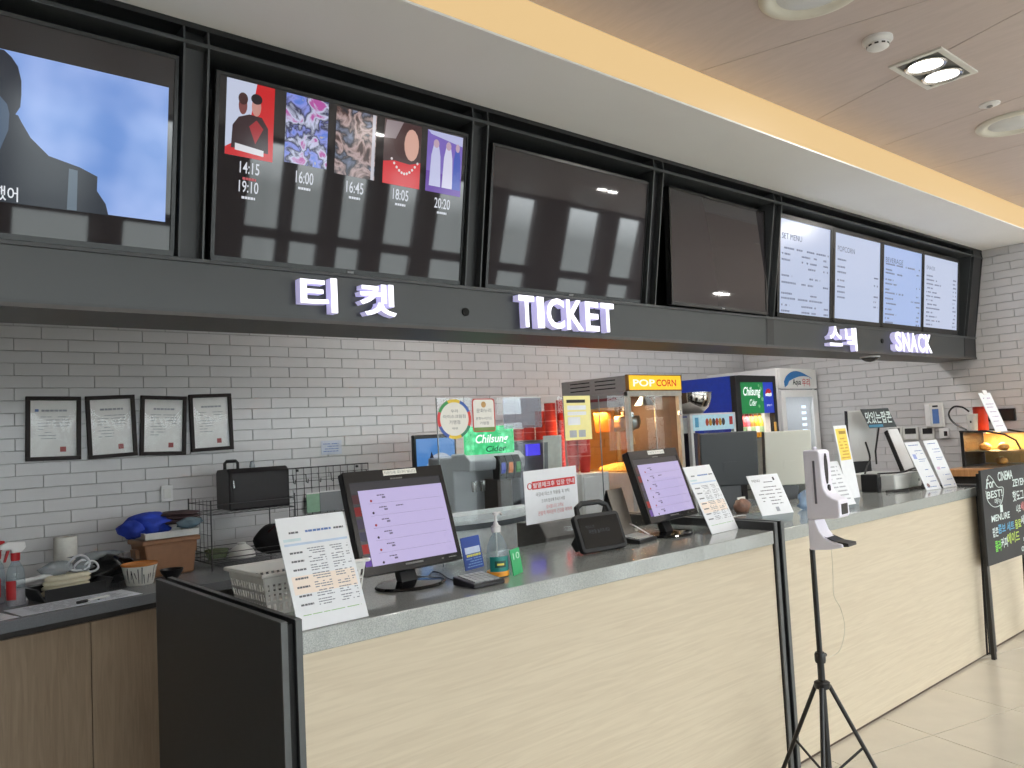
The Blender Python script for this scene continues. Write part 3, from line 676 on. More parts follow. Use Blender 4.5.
# papers and pen on the worktop edge
tmp = [(-.16, .03, 2, 'sheet of paper lying at the left edge of the back worktop'), (.33, .03, -2, 'sheet of paper under the pen on the back worktop')]
for i, (lx, ly, rz, lb) in enumerate(tmp):
    wx, wy = pl0.x + lx * cos(EA) - ly * sin(EA), pl0.y + lx * sin(EA) + ly * cos(EA)
    t = thing('paper_sheet', lb, 'paper', (wx, wy, WT + .0005 + .0004 * i), math.degrees(EA) + rz)
    MB().box(-.24, .24, 0, .21, 0, .0006).build('sheet', mat('blue_white_paper', (236, 239, 248), .5), t)
    mb = MB()
    for r in range(9):
        x = -.18
        while x < .17:
            w = random.uniform(.02, .06); mb.quad((x, .02 + r * .019, .0009), (x + w, .02 + r * .019, .0009), (x + w, .026 + r * .019, .0009), (x, .026 + r * .019, .0009)); x += w + .012
    tag(mb.build('print_lines', inkl, t, recalc=False), kind='stuff')
a, b = onZ(77, 603, WT + .006), onZ(109, 596, WT + .006)
t = thing('marker_pen', 'black and white marker pen lying on the paper', 'pen', (a.x, a.y, WT + .0072), math.degrees(math.atan2(b.y - a.y, b.x - a.x)))
L = math.hypot(b.x - a.x, b.y - a.y)
MB().cyl((0, 0, 0), (.045, 0, 0), .0062, 12).build('cap', black, t, smooth=True); MB().cyl((.045, 0, 0), (L, 0, 0), .005, 12).build('barrel', white, t, smooth=True)
MB().box(L * .62, L * .66, -.012, -.004, -.006, -.003).build('clip', black, t)
# brown box, tray, cloths
c = onZ(160, 577, WT)
t = thing('brown_storage_box', 'brown plastic storage box with a lid on the back worktop', 'storage box', (1.285, 4.32, WT), 6); t.scale = (.9, .9, .95)
bxm = mat('brown_plastic', (160, 116, 84), .38, var=.05)
MB().prism([(-.125, 0), (.125, 0), (.15, .175), (-.15, .175)], -.10, .10, 'y').build('tub', bxm, t, bevel=.01)
MB().box(-.163, .163, -.112, .112, .170, .196).build('lid', bxm, t, bevel=.008)
for s in (-1, 1): MB().prism([(s * .150, .10), (s * .172, .105), (s * .176, .15), (s * .152, .15)], -.035, .035, 'y').build('handle', bxm, t, bevel=.003)
for x in (-.06, 0, .06): B(t, 'lid_rib', bxm, x - .012, x + .012, -.08, .08, .196, .199, bevel=.001)
t = thing('white_tray', 'shallow white tray on top of the brown storage box', 'tray', (1.285, 4.31, WT + .190), 6)
MB().prism([(-.125, 0), (.125, 0), (.14, .035), (.132, .035), (.12, .006), (-.12, .006), (-.132, .035), (-.14, .035)], -.095, .095, 'y').build('tray_base', offwhite, t, bevel=.002)
for y in (-.095, .095): B(t, 'tray_wall', offwhite, -.135, .135, y - .003, y + .003, 0, .033, bevel=.002)
t = thing('blue_cloth', 'crumpled bright blue cloth heaped on the white tray', 'cloth', (1.24, 4.30, WT + .200), 6)
clb = mat('blue_cloth', (38, 66, 178), .75, var=.2, scale=18, bump=.3)
MB().blob((-.03, 0, .062), (.105, .085, .060), n=26, mth=14, amp=.35, seed=11, flatz=.0).build('cloth_fold', clb, t, smooth='all')
MB().blob((-.125, -.02, .045), (.055, .06, .045), n=18, mth=10, amp=.5, seed=12).build('cloth_fold', clb, t, smooth='all')
t = thing('brown_cloth', 'folded dark brown cloth lying on top beside the blue cloth', 'cloth', (1.345, 4.29, WT + .252), 6)
clm = mat('brown_cloth', (60, 42, 44), .8, var=.2, scale=18, bump=.3)
for k, (z, s) in enumerate(((.012, 1.0), (.032, .96), (.050, .86))): MB().blob((0, 0, z), (.115 * s, .085, .015), n=22, mth=8, amp=.22, seed=20 + k).build('cloth_layer', clm, t, smooth='all')
t = thing('clear_food_bag', 'crumpled clear plastic bag at the right end of the white tray', 'plastic bag', (1.375, 4.215, WT + .226), 6)
MB().blob((0, 0, .03), (.06, .035, .028), n=20, mth=10, amp=.4, seed=31).build('bag_fold', glass('blue_film', (150, 175, 190), clear=.6, rough=.2), t, smooth='all')
t = thing('small_black_bowl', 'small black bowl in front of the brown storage box', 'bowl', (*wt(172, 578)[:2], WT))
MB().lathe([(.03, 0), (.05, .03), (.055, .045), (.052, .045), (.046, .03), (.02, .006)], n=24).build('bowl_wall', black, t, smooth=True); MB().lathe([(.026, 0), (.026, -.0), (.03, .004)], n=20).build('foot', black, t)
# socket and note on the wall
def wallplate(name, label, cat, px0, px1):
    a, b = onY(*px0, YB - .012), onY(*px1, YB - .012)
    return thing(name, label, cat, ((a.x + b.x) / 2, YB - .001, min(a.z, b.z))), abs(b.x - a.x) / 2, abs(b.z - a.z)
t, w, h = wallplate('wall_socket', 'white wall socket above the brown storage box', 'socket', (161.5, 502), (173, 485)); B(t, 'plate', white, -w, w, -.010, 0, 0, h, bevel=.002); B(t, 'insert', offwhite, -w * .6, w * .6, -.013, -.010, h * .2, h * .8, bevel=.002)
t, w, h = wallplate('wall_note', 'small pale blue note taped to the tiles', 'note', (322, 455), (342, 440)); B(t, 'sheet', mat('pale_note', (190, 196, 210), .4), -w, w, -.003, -.002, 0, h)
mb = MB()
for r in range(4): dashes(mb, -w * .8, w * .7, h * (.2 + .18 * r), h * .06, -.0034, .8, r, .008, .03)
tag(mb.build('note_lines', inkb, t, recalc=False), kind='stuff')

# ------------------------------------------------------------------ certificates
woodf = mat('dark_wood_frame', (34, 24, 22), .5, var=.1, spec=.25)
def cert(label, quad, seed, logo=False):
    P = [onY(*p, YB - .012) for p in quad]         # TL TR BR BL
    cx = sum(p.x for p in P) / 4; cz = sum(p.z for p in P) / 4
    w = ((P[1] - P[0]).length + (P[2] - P[3]).length) / 2; h = ((P[0] - P[3]).length + (P[1] - P[2]).length) / 2
    d = (P[1] - P[0]) + (P[2] - P[3]); roll = math.atan2(d.z, d.x)
    t = thing('certificate_frame', label, 'framed certificate', (cx, YB - .001, cz)); t.rotation_euler = (0, -roll, 0)
    f = .020
    for b in ((-w / 2, w / 2, h / 2 - f, h / 2), (-w / 2, w / 2, -h / 2, -h / 2 + f), (-w / 2, -w / 2 + f, -h / 2 + f, h / 2 - f), (w / 2 - f, w / 2, -h / 2 + f, h / 2 - f)):
        MB().box(b[0], b[1], -.020, 0, b[2], b[3]).build('frame_bar', woodf, t, bevel=.002)
    s = MB().box(-w / 2 + f, w / 2 - f, -.006, -.002, -h / 2 + f, h / 2 - f).build('document', mat('certificate_paper', (236, 236, 234), .5, var=.02), t)
    mb = MB(); iw, ih = w - 2 * f, h - 2 * f
    dashes(mb, -iw * .26, iw * .3, ih * .30, ih * .035, -.0064, .95, seed, .015, .024)
    for r in range(8): dashes(mb, -iw * .33, iw * (.34 if r < 4 else .05), ih * (.2 - .055 * r), ih * .012, -.0064, .75, seed + r, .008, .035)
    tag(mb.build('document_lines', inkl, s, recalc=False), kind='stuff')
    MB().flat(iw * .14, iw * .27, -ih * .42, -ih * .33, -.0064).build('red_seal', mat('seal_red', (176, 92, 92), .6), s, recalc=False)
    if logo: MB().flat(-iw * .40, -iw * .32, ih * .30, ih * .345, -.0064).build('crest', inkb, s, recalc=False)
    # bulging plastic sheet over the document
    mb = MB(); n = 9
    for i in range(n + 1):
        for j in range(n + 1):
            u, v = i / n, j / n
            mb.v.append((-iw / 2 + iw * u, -.0075 - .008 * sin(pi * u) * sin(pi * v) - .0012 * sin(9 * u + seed) * sin(7 * v) * sin(pi * u) * sin(pi * v), -ih / 2 + ih * v))
    for i in range(n):
        for j in range(n): mb.f.append((i * (n + 1) + j, (i + 1) * (n + 1) + j, (i + 1) * (n + 1) + j + 1, i * (n + 1) + j + 1))
    mb.build('cover_sheet', coverfilm, t, smooth='all', recalc=False)
cert('leftmost dark framed certificate on the white tiles', [(26, 396.5), (82, 396.5), (80, 459.5), (25, 461.5)], 1, True)
cert('second dark framed certificate from the left, tilted', [(85, 396.5), (134.5, 394.5), (137.5, 455.5), (88.5, 459.5)], 2)
cert('third dark framed certificate from the left', [(140.5, 395.5), (187, 396.5), (185.5, 455), (140, 455.5)], 3)
cert('rightmost dark framed certificate, smallest in view', [(188.5, 394.5), (231, 393.5), (233.5, 449), (191.5, 452.5)], 4)

# ------------------------------------------------------------------ wire rack, black bread bin, wall grid
wire = mat('grey_wire', (88, 88, 90), .35, metal=.6)
RX0, RX1, RY0, RY1 = 1.47, 1.93, 4.16, 4.50
rk = thing('wire_dish_rack', 'two tier grey wire dish rack by the tile wall', 'rack', ((RX0 + RX1) / 2, (RY0 + RY1) / 2, WT))
hx, hy = (RX1 - RX0) / 2, (RY1 - RY0) / 2
for sx_ in (-1, 1):
    for sy_ in (-1, 1): MB().cyl((sx_ * hx, sy_ * hy, 0), (sx_ * hx, sy_ * hy, .36), .004, 8).build('corner_post', wire, rk, smooth=True)
for z in (.035, .285):
    MB().tube([(-hx, -hy, z), (hx, -hy, z), (hx, hy, z), (-hx, hy, z)], .003, 6, closed=True).build('shelf_rim', wire, rk)
    for k in range(1, 13): x = -hx + 2 * hx * k / 13; MB().cyl((x, -hy, z), (x, hy, z), .0018, 6).build('shelf_wire', wire, rk)
    MB().tube([(-hx, -hy, z + .05), (hx, -hy, z + .05), (hx, hy, z + .05), (-hx, hy, z + .05)], .0022, 6, closed=True).build('guard_rail', wire, rk)
for k in range(1, 6): y = -hy + 2 * hy * k / 6; MB().cyl((-hx, y, .03), (-hx, y, .36), .0016, 6).build('side_wire', wire, rk)
for z in (.11, .18, .24): MB().cyl((-hx, -hy, z), (-hx, hy, z), .0016, 6).build('side_wire', wire, rk)
for s in (-1, 1): MB().box(-hx, hx, s * hy - .004, s * hy + .004, .055, .060).build('rim_bar', wire, rk)
bb = thing('black_bread_bin', 'glossy black bread bin with a top handle on the wire rack', 'bread bin', (1.765, 4.33, WT + .29), -4)
MB().prism([(-.12, 0), (.12, 0), (.12, .20), (.10, .215), (-.085, .222), (-.12, .20)], -.165, .165, 'x').build('body', mat('gloss_black', (26, 22, 25), .35, spec=.3), bb, bevel=.008)
MB().prism([(-.123, .01), (-.1205, .01), (-.1205, .195), (-.123, .195)], -.148, .148, 'x').build('front_flap', mat('dark_gloss_flap', (32, 26, 29), .32, spec=.3), bb, bevel=.001)
B(bb, 'handle_strip', chrome, -.144, -.140, -.127, -.123, .12, .16)
MB().tube([(-.15, 0, .216), (-.15, 0, .250), (-.14, 0, .262), (-.09, 0, .262), (-.08, 0, .250), (-.08, 0, .216)], .009, 8).build('top_handle', black, bb, smooth=True)
MB().lathe([(.014, 0), (.016, .01), (.010, .035), (.003, .04)], (.0, 0, .218), 14).build('top_knob', haze, bb, smooth=True)
t = thing('white_bowl', 'upturned white bowl on the lower tier of the wire rack', 'bowl', (1.665, 4.26, WT + .038))
MB().lathe([(.070, 0), (.068, .02), (.054, .045), (.03, .062), (.022, .066), (.022, .072), (.002, .072)], n=28).build('bowl_wall', offwhite, t, smooth=True); MB().lathe([(.021, .072), (.023, .076), (.018, .076)], n=20).build('foot_ring', offwhite, t, smooth=True)
t = thing('green_cup_stack', 'pale green glass dish at the left of the lower rack tier', 'dish', (1.545, 4.30, WT + .038)); MB().lathe([(.045, 0), (.062, .05), (.060, .052), (.04, .006)], n=24).build('dish_wall', glass('green_glass', (196, 208, 176), clear=.75), t, smooth=True); MB().lathe([(.03, 0), (.032, .004), (.03, .006)], n=20).build('dish_foot', MATS['green_glass'], t)
t = thing('dark_bag', 'dark soft bag on the lower tier of the wire rack', 'bag', (1.845, 4.27, WT + .038)); MB().blob((0, 0, .07), (.095, .11, .085), n=26, mth=14, amp=.22, seed=41, flatz=0).build('bag_body', mat('dark_fabric', (24, 23, 26), .7, var=.2, bump=.2), t, smooth='all'); MB().tube([(-.05, -.06, .12), (-.03, -.09, .15), (.02, -.09, .155), (.04, -.06, .12)], .006, 8).build('bag_strap', mat('dark_red_strap', (70, 36, 40), .6), t, smooth=True)
# grid panel with hooks
a, b = onY(290, 517, YB - .02), onY(368, 463, YB - .02)
g = thing('wire_grid_panel', 'black wire grid panel with hooks hung on the tiles', 'grid panel', (a.x, YB - .018, a.z)); gw, gh = b.x - a.x, b.z - a.z
gm = mat('black_wire', (38, 38, 40), .4)
MB().tube([(0, 0, 0), (gw, 0, 0), (gw, 0, gh), (0, 0, gh)], .0042, 6, closed=True).build('border_wire', gm, g)
for k in range(1, 11): MB().cyl((gw * k / 11, 0, 0), (gw * k / 11, 0, gh), .0020, 6).build('upright_wire', gm, g)
for k in range(1, 7): MB().cyl((0, .003, gh * k / 7), (gw, .003, gh * k / 7), .0020, 6).build('cross_wire', gm, g)
for k in range(7):
    x = .02 + gw * .92 * k / 6; MB().tube([(x, -.004, gh * .86), (x, -.02, gh * .85), (x, -.024, gh * .70), (x, -.045, gh * .68), (x, -.050, gh * .76)], .0030, 6).build('hook', gm, g, smooth=True)
for k in (0, 1): MB().box(gw * (.1 + .75 * k), gw * (.1 + .75 * k) + .012, 0, .016, gh * .92, gh * .97).build('wall_clip', gm, g)
def hung(name, label, cat, p0, p1, mt):
    a, b = onY(*p0, YB - .030), onY(*p1, YB - .030); t = thing(name, label, cat, ((a.x + b.x) / 2, YB - .030, min(a.z, b.z))); w, h = abs(b.x - a.x) / 2, abs(b.z - a.z)
    MB().box(-w, w, 0, .003, 0, h).build('sheet', mt, t); B(t, 'edge_strip', white, -w, w, -.001, 0, h - .008, h); return t
hung('green_card', 'pale green card hung on the wire grid', 'card', (307, 513), (319.5, 492), mat('green_card', (140, 178, 150), .5))
hung('clear_sleeve', 'grey clear sleeve hung beside the green card', 'sleeve', (320.5, 512), (345, 489), glass('grey_sleeve', (176, 180, 184), clear=.45))

# ================================================================== ON THE TICKET COUNTER
def lean_card(name, label, cat, c, yaw, tilt, w, h, mt=paper, back=True, thick=.003, z=TOP):
    """sheet in a leaning acrylic stand; local x right, z up the sheet, -y is the front"""
    t = thing(name, label, cat, (c[0], c[1], z + .0014), yaw, tilt)
    MB().box(-w / 2, w / 2, 0, thick, 0, h).build('sheet', mt, t)
    if back:
        # back leg in the tilted frame: a plate from two thirds up, down to the counter
        tl = RD(tilt); d = h * .62
        p1 = (thick + .001, d); g = d * cos(tl)                # height of the joint over the counter
        lx = g * math.tan(RD(18)); # runs back 18 degrees
        # world (back, up) of the foot relative to joint: (lx, -g) -> local (y, z)
        fy = lx * cos(tl) - (-g) * sin(tl) * -1; 
        ydir = (cos(tl), -sin(tl)); zdir = (sin(tl), cos(tl))  # local y and z axes in (back, up)
        foot = (lx * ydir[0] + (-g) * ydir[1], lx * zdir[0] + (-g) * zdir[1])
        a = p1; b = (p1[0] + foot[0], p1[1] + foot[1])
        MB().prism([a, (a[0] + .003, a[1]), (b[0] + .003, b[1]), b], -w * .30, w * .30, 'x').build('back_leg', clear, t)
    return t
def timetable(t, w, h):
    s = t.children[0]
    MB().flat(-w * .45, w * .46, h * .30, h * .46, -.0002).build('peach_band', peach, s, recalc=False)
    MB().flat(-w * .45, w * .47, h * .735, h * .755, -.0002).build('blue_band', mat('pale_blue_print', (186, 204, 226), .6), s, recalc=False)
    MB().flat(-w * .45, -w * .2, h * .775, h * .80, -.0002).build('blue_block', mat('pale_teal_print', (196, 216, 222), .6), s, recalc=False)
    mb = MB(); dashes(mb, -w * .12, w * .26, h * .845, h * .020, -.0003, .9, 1, .008, .016); mb.build('heading_line', inkb, s, recalc=False)
    mb = MB(); dashes(mb, -w * .42, -w * .22, h * .845, h * .018, -.0003, .9, 2, .006, .014); dashes(mb, w * .30, w * .45, h * .845, h * .018, -.0003, .9, 3, .006, .014)
    for i in range(7):
        z = h * (.66 - .077 * i); dashes(mb, -w * .40, -w * .22, z, h * .017, -.0003, .95, i, .006, .012)
    tag(mb.build('date_column', ink, s, recalc=False), kind='stuff')
    mb = MB()
    for i in range(7):
        for r in range(3):
            z = h * (.69 - .077 * i - .022 * r)
            dashes(mb, -w * .15, w * .10, z, h * .009, -.0003, .8, i * 5 + r, .004, .014); dashes(mb, w * .18, w * .36, z, h * .009, -.0003, .8, i * 9 + r, .004, .014)
            dashes(mb, w * .40, w * .45, z, h * .009, -.0003, .7, i * 3 + r, .004, .01)
    tag(mb.build('showing_lines', inks, s, recalc=False), kind='stuff')
    mb = MB(); dashes(mb, -w * .40, w * .44, h * .115, h * .006, -.0003, .95, 4, .02, .05); mb.build('green_rule', inkg, s, recalc=False)
st = lean_card('timetable_stand', 'white weekly timetable sheet leaning at the near left corner of the ticket counter', 'notice', (1.005, 1.947), 1.5, 23.4, .206, .304); timetable(st, .206, .304)
st2 = lean_card('timetable_stand', 'white weekly timetable sheet leaning right of the second monitor', 'notice', (2.974, 2.095), 5, 23.8, .222, .313); timetable(st2, .222, .313)

# white perforated basket
def basket():
    t = thing('white_plastic_basket', 'white perforated plastic basket behind the timetable sheet', 'basket', (1.07, 2.30, TOP), 2)
    W2, D2, H = .15, .105, .115
    def wall(a, b, name):
        """perforated wall from strips: a, b = bottom corners; leans out"""
        a = Vector(a); b = Vector(b); out = Vector((b.y - a.y, -(b.x - a.x), 0)).normalized(); L = (b - a).length; ex_ = (b - a) / L
        n = int(L / .016); mb = MB()
        def P(u, h, d): 
            k = 1 + .10 * h / H; m_ = (a + b) / 2; p = m_ + (a + ex_ * u - m_) * k + out * (.016 * h / H + d); return (p.x, p.y, h)
        def bar(u0, u1, h0, h1):
            vs = [P(u0, h0, 0), P(u1, h0, 0), P(u1, h1, 0), P(u0, h1, 0), P(u0, h0, -.002), P(u1, h0, -.002), P(u1, h1, -.002), P(u0, h1, -.002)]
            mb.add(vs, [(0, 1, 2, 3), (7, 6, 5, 4), (0, 4, 5, 1), (1, 5, 6, 2), (2, 6, 7, 3), (3, 7, 4, 0)])
        hs = [.012, .032, .040, .060, .068, .088]
        bar(0, L, 0, hs[0]); bar(0, L, hs[1], hs[2]); bar(0, L, hs[3], hs[4]); bar(0, L, hs[5], H)
        for k in range(n + 1):
            u = L * k / n; bar(max(0, u - .004), min(L, u + .004), hs[0], hs[5])
        return mb.build(name, offwhite, t)
    c = [(-W2, -D2, 0), (W2, -D2, 0), (W2, D2, 0), (-W2, D2, 0)]
    for i in range(4): wall(c[i], c[(i + 1) % 4], 'basket_wall')
    B(t, 'basket_floor', offwhite, -W2, W2, -D2, D2, 0, .003)
    o = .018; x, y = W2 * 1.1 + o * .4, D2 * 1.1 + o * .6
    MB().tube([(-x, -y, H), (x, -y, H), (x, y, H), (-x, y, H)], .006, 8, closed=True).build('rim', offwhite, t)
    b = thing('orange_packet', 'small orange packet inside the white basket', 'packet', (1.13, 2.26, TOP + .004), 20)
    MB().blob((0, 0, .03), (.045, .03, .03), n=16, mth=8, amp=.2, seed=51).build('packet_body', mat('orange_film', (224, 120, 70), .4), b, smooth='all')
    B(b, 'seal_strip', mat('orange_film', (224, 120, 70), .4), -.05, .05, -.002, .002, .058, .066)
basket()

# ------------------------------------------------------------------ monitors
lil = glow('lilac_screen', (204, 192, 236), .84, .15)
def monitor(label, c, yaw, tilt, w, h, zb, poster=True, bx=0):
    """c: foot (x, y) on the counter; panel bottom at height zb over the counter"""
    t = thing('desktop_monitor', label, 'monitor', (c[0], c[1], TOP), yaw)
    MB().lathe([(.115, 0), (.118, .004), (.112, .010), (.03, .016), (.002, .016)], (0, .03, 0), 40, sx=1.05, sy=.82).build('base', mat('gloss_black_base', (16, 16, 18), .08), t, smooth=True)
    MB().prism([(.03, .014), (.066, .014), (.105, .12), (.105, .16), (.085, .16), (.070, .10)], -.032, .032, 'x').build('neck', black, t, bevel=.004)
    tl = RD(tilt); cy, sy = cos(tl), sin(tl)
    def T(mb):      # tilt panel-local geometry (x, y, z) about its bottom edge
        mb.v = [(v[0] + bx, v[1] * cy + v[2] * sy, v[2] * cy - v[1] * sy + zb) for v in mb.v]; return mb
    e = .015; eb = .026
    case = T(MB().box(-w / 2, w / 2, .004, .034, 0, h).box(-w * .32, w * .32, .034, .058, h * .15, h * .8)).build('case', black, t, bevel=.004)
    for b in ((-w / 2, w / 2, 0, eb), (-w / 2, w / 2, h - e - .022, h), (-w / 2, -w / 2 + e, eb, h - e - .022), (w / 2 - e, w / 2, eb, h - e - .022)):
        T(MB().box(b[0], b[1], -.002, .004, b[2], b[3])).build('bezel', bez, case)
    x0, x1, z0, z1_ = -w / 2 + e, w / 2 - e, eb, h - e - .022
    s = T(MB().box(x0, x1, .001, .004, z0, z1_)).build('screen', mat('monitor_dark_ui', (30, 30, 32), .2, emit=(70, 70, 76), estr=.5), t)
    sw, sh = x1 - x0, z1_ - z0
    pane = T(MB().flat(x0 + sw * .075, x1, z0, z0 + sh * .90, .0004)).build('listing_area', lil, s, recalc=False)
    mb = MB(); md = MB()
    for i in range(6):
        z = z0 + sh * (.86 - .147 * i)
        if i: mb.flat(x0 + sw * .16, x1 - sw * .04, z + .004, z + .0052, .0002)
        dashes(md, x0 + sw * .26, x0 + sw * .34, z - sh * .04, .0035, .0002, .95, i, .006, .012)
        if i == 1: dashes(md, x0 + sw * .44, x0 + sw * .52, z - sh * .04, .0035, .0002, .95, i, .006, .012)
        dashes(md, x0 + sw * .31, x0 + sw * .345, z - sh * .075, .006, .0002, .95, i + 9, .003, .006)
    tag(T(mb).build('divider_lines', mat('lilac_line', (120, 112, 140), .5, emit=(150, 140, 176), estr=.5), pane, recalc=False), kind='stuff')
    tag(T(md).build('listing_text', mat('ui_text', (60, 56, 70), .5, emit=(96, 90, 112), estr=.5), pane, recalc=False), kind='stuff')
    for i, col in enumerate(((96, 60, 66), (150, 44, 48), (84, 76, 100), (70, 72, 96), (184, 40, 40), (120, 84, 190))):
        z = z0 + sh * (.745 - .147 * i); T(MB().flat(x0 + .002, x0 + sw * .07, z, z + sh * .11, .0003)).build('thumbnail', glow('thumb_%d' % i, col, .6), s, recalc=False)
        T(MB().lathe([(.0001, .0001), (.0042, 0), (.0042, .0002)], (x0 + sw * .19, .0001, z0 + sh * (.765 - .147 * i)), 10, 'y')).build('age_dot', glow('dot_%d' % (i % 2), ((190, 60, 60), (70, 60, 80))[i % 2], .6), pane, recalc=False)
    stick = T(MB().box(-w * .12, w * .22, -.0028, -.002, h - .022, h - .004)).build('label_sticker', paperw, case)
    mb = T(text(MB(), '직원전용 모니터 입니다', -w * .11, w * .21, h - .018, h - .008, -.0031)); mb.build('sticker_text', ink, stick, recalc=False)
    T(dashes(MB(), -w * .06, w * .06, h - .036, .005, -.0024, .95, 2, .004, .009)).build('maker_mark', mat('mark_grey', (110, 108, 104), .4), case, recalc=False)
    T(dashes(MB(), -.035, .035, .014, .006, -.0024, .95, 4, .005, .010)).build('maker_mark', MATS['mark_grey'], case, recalc=False)
    T(dashes(MB(), w * .28, w * .44, .013, .003, -.0024, .8, 5, .006, .012)).build('button_marks', MATS['mark_grey'], case, recalc=False)
    return t
monitor('larger black monitor with a lilac listing nearest the timetable sheet', (1.43, 2.205), 2.5, 17.4, .393, .335, .060)
monitor('black monitor with a lilac listing further along the ticket counter', (2.785, 2.215), 8, 18.0, .40, .316, .072)
def cable(label, pts, r=.0025, mt=black, name='cable'):
    p0 = pts[0]; t = MB().tube([(p[0] - p0[0], p[1] - p0[1], p[2] - p0[2]) for p in pts], r, 6).build(name, mt, smooth=True); t.location = p0
    return tag(t, label, 'cable')
def smooth_pts(P, n=6):
    o = []
    for i in range(len(P) - 1):
        a = P[max(i - 1, 0)]; b = P[i]; c = P[i + 1]; d = P[min(i + 2, len(P) - 1)]
        for k in range(n):
            u = k / n; o.append(tuple(.5 * ((2 * b[j]) + (-a[j] + c[j]) * u + (2 * a[j] - 5 * b[j] + 4 * c[j] - d[j]) * u * u + (-a[j] + 3 * b[j] - 3 * c[j] + d[j]) * u ** 3) for j in range(3)))
    return o + [P[-1]]
def cz(px, py, z=TOP + .004): p = onZ(px, py, z); return (p.x, p.y, z)
cable('black cable running from the near monitor to the keypad', smooth_pts([cz(398, 573), cz(425, 577), cz(432, 572), cz(440, 573), cz(448, 578), cz(456, 581)]))
# keypad
def keypad(label, c, yaw, w, d):
    t = thing('payment_keypad', label, 'keypad', c, yaw)
    MB().prism([(-d / 2, 0), (d / 2, 0), (d / 2, .028), (-d / 2, .014)], -w / 2, w / 2, 'x').build('body', black, t, bevel=.004)
    kb = mat('keypad_grey', (150, 152, 154), .4)
    sl = .014 / d
    for i in range(5):
        for j in range(4):
            x = -w * .40 + w * .8 * i / 5; y = -d * .40 + d * .8 * j / 4; z = .014 + (y + d / 2) * sl
            MB().add([(x, y, z), (x + w * .14, y, z), (x + w * .14, y + d * .17, z + d * .17 * sl), (x, y + d * .17, z + d * .17 * sl), (x, y, z + .004), (x + w * .14, y, z + .004), (x + w * .14, y + d * .17, z + .004 + d * .17 * sl), (x, y + d * .17, z + .004 + d * .17 * sl)],
                     [(0, 3, 2, 1), (4, 5, 6, 7), (0, 1, 5, 4), (1, 2, 6, 5), (2, 3, 7, 6), (3, 0, 4, 7)]).build('key', kb, t)
    return t
keypad('black keypad with grey keys in front of the near monitor', (1.575, 2.06, TOP), 0, .125, .115)
keypad('small black keypad with grey keys beside the tablet', (2.555, 2.235, TOP), 12, .15, .10)
# hand sanitiser bottle
t = thing('hand_sanitiser_bottle', 'clear pump bottle of hand sanitiser with a teal label', 'pump bottle', (1.70, 2.115, TOP))
MB().lathe([(.034, 0), (.037, .006), (.037, .075), (.033, .105), (.022, .130), (.013, .142), (.013, .150)], n=28).build('bottle', bottleglass, t, smooth=True)
MB().lathe([(.0372, .004), (.0378, .008), (.0378, .018), (.0372, .020)], n=28).build('orange_band', mat('orange_band', (232, 156, 40), .5), t, smooth=True)
def arcplate(r, q0, q1, z0, z1, n=10):
    mb = MB(); 
    for k in range(n):
        a, b = q0 + (q1 - q0) * k / n, q0 + (q1 - q0) * (k + 1) / n; mb.quad((r * cos(a), r * sin(a), z0), (r * cos(b), r * sin(b), z0), (r * cos(b), r * sin(b), z1), (r * cos(a), r * sin(a), z1))
    return mb
vd = math.atan2(-2.115, -1.70)
arcplate(.0376, vd - .75, vd + 1.2, .021, .070).build('teal_label', mat('teal_label', (24, 128, 122), .4), t, recalc=False)
arcplate(.0379, vd - .25, vd + .8, .034, .056).build('label_emblem', mat('dark_green_emblem', (22, 72, 58), .4), t, recalc=False)
arcplate(.0381, vd - .05, vd + .6, .041, .048).build('label_text', mat('yellow_text', (226, 214, 90), .4), t, recalc=False)
MB().lathe([(.015, .148), (.016, .150), (.016, .168), (.010, .172), (.008, .178), (.004, .186), (.004, .204), (.010, .206), (.010, .214), (.002, .216)], n=20).build('pump', white, t, smooth=True)
MB().tube([(0, 0, .209), (.028, .010, .210), (.038, .014, .203)], .004, 8).build('spout', white, t, smooth=True)
MB().cyl((0, 0, .02), (0, 0, .148), .0028, 8).build('dip_tube', offwhite, t, smooth=True)
# blue card and green packet
t = lean_card('blue_leaflet', 'dark blue leaflet leaning behind the sanitiser bottle', 'leaflet', (1.745, 2.30), 14, 10, .105, .115, mat('blue_leaflet', (28, 70, 158), .4), back=False)
s = t.children[0]
MB().flat(-.04, .045, .055, .078, -.0003).build('white_print', mat('leaflet_white', (196, 210, 236), .5), s, recalc=False); dashes(MB(), -.035, .045, .044, .008, -.0003, .9, 3, .008, .016).build('yellow_print', mat('leaflet_yellow', (214, 208, 90), .5), s, recalc=False)
mb = MB()
for r in range(4): dashes(mb, -.04, .045, .008 + .009 * r, .004, -.0003, .8, r, .006, .02)
tag(mb.build('small_print', mat('leaflet_pale', (110, 150, 210), .5), s, recalc=False), kind='stuff')
t = lean_card('green_packet', 'small bright green packet leaning beside the sanitiser bottle', 'packet', (1.765, 2.085), 25, 8, .075, .085, mat('green_packet', (60, 176, 112), .35), back=False)
t.children[0].data.materials[0]; text(MB(), '10', -.02, .03, .05, .072, -.0004).build('number_print', mat('packet_print', (210, 240, 220), .5), t.children[0], recalc=False)

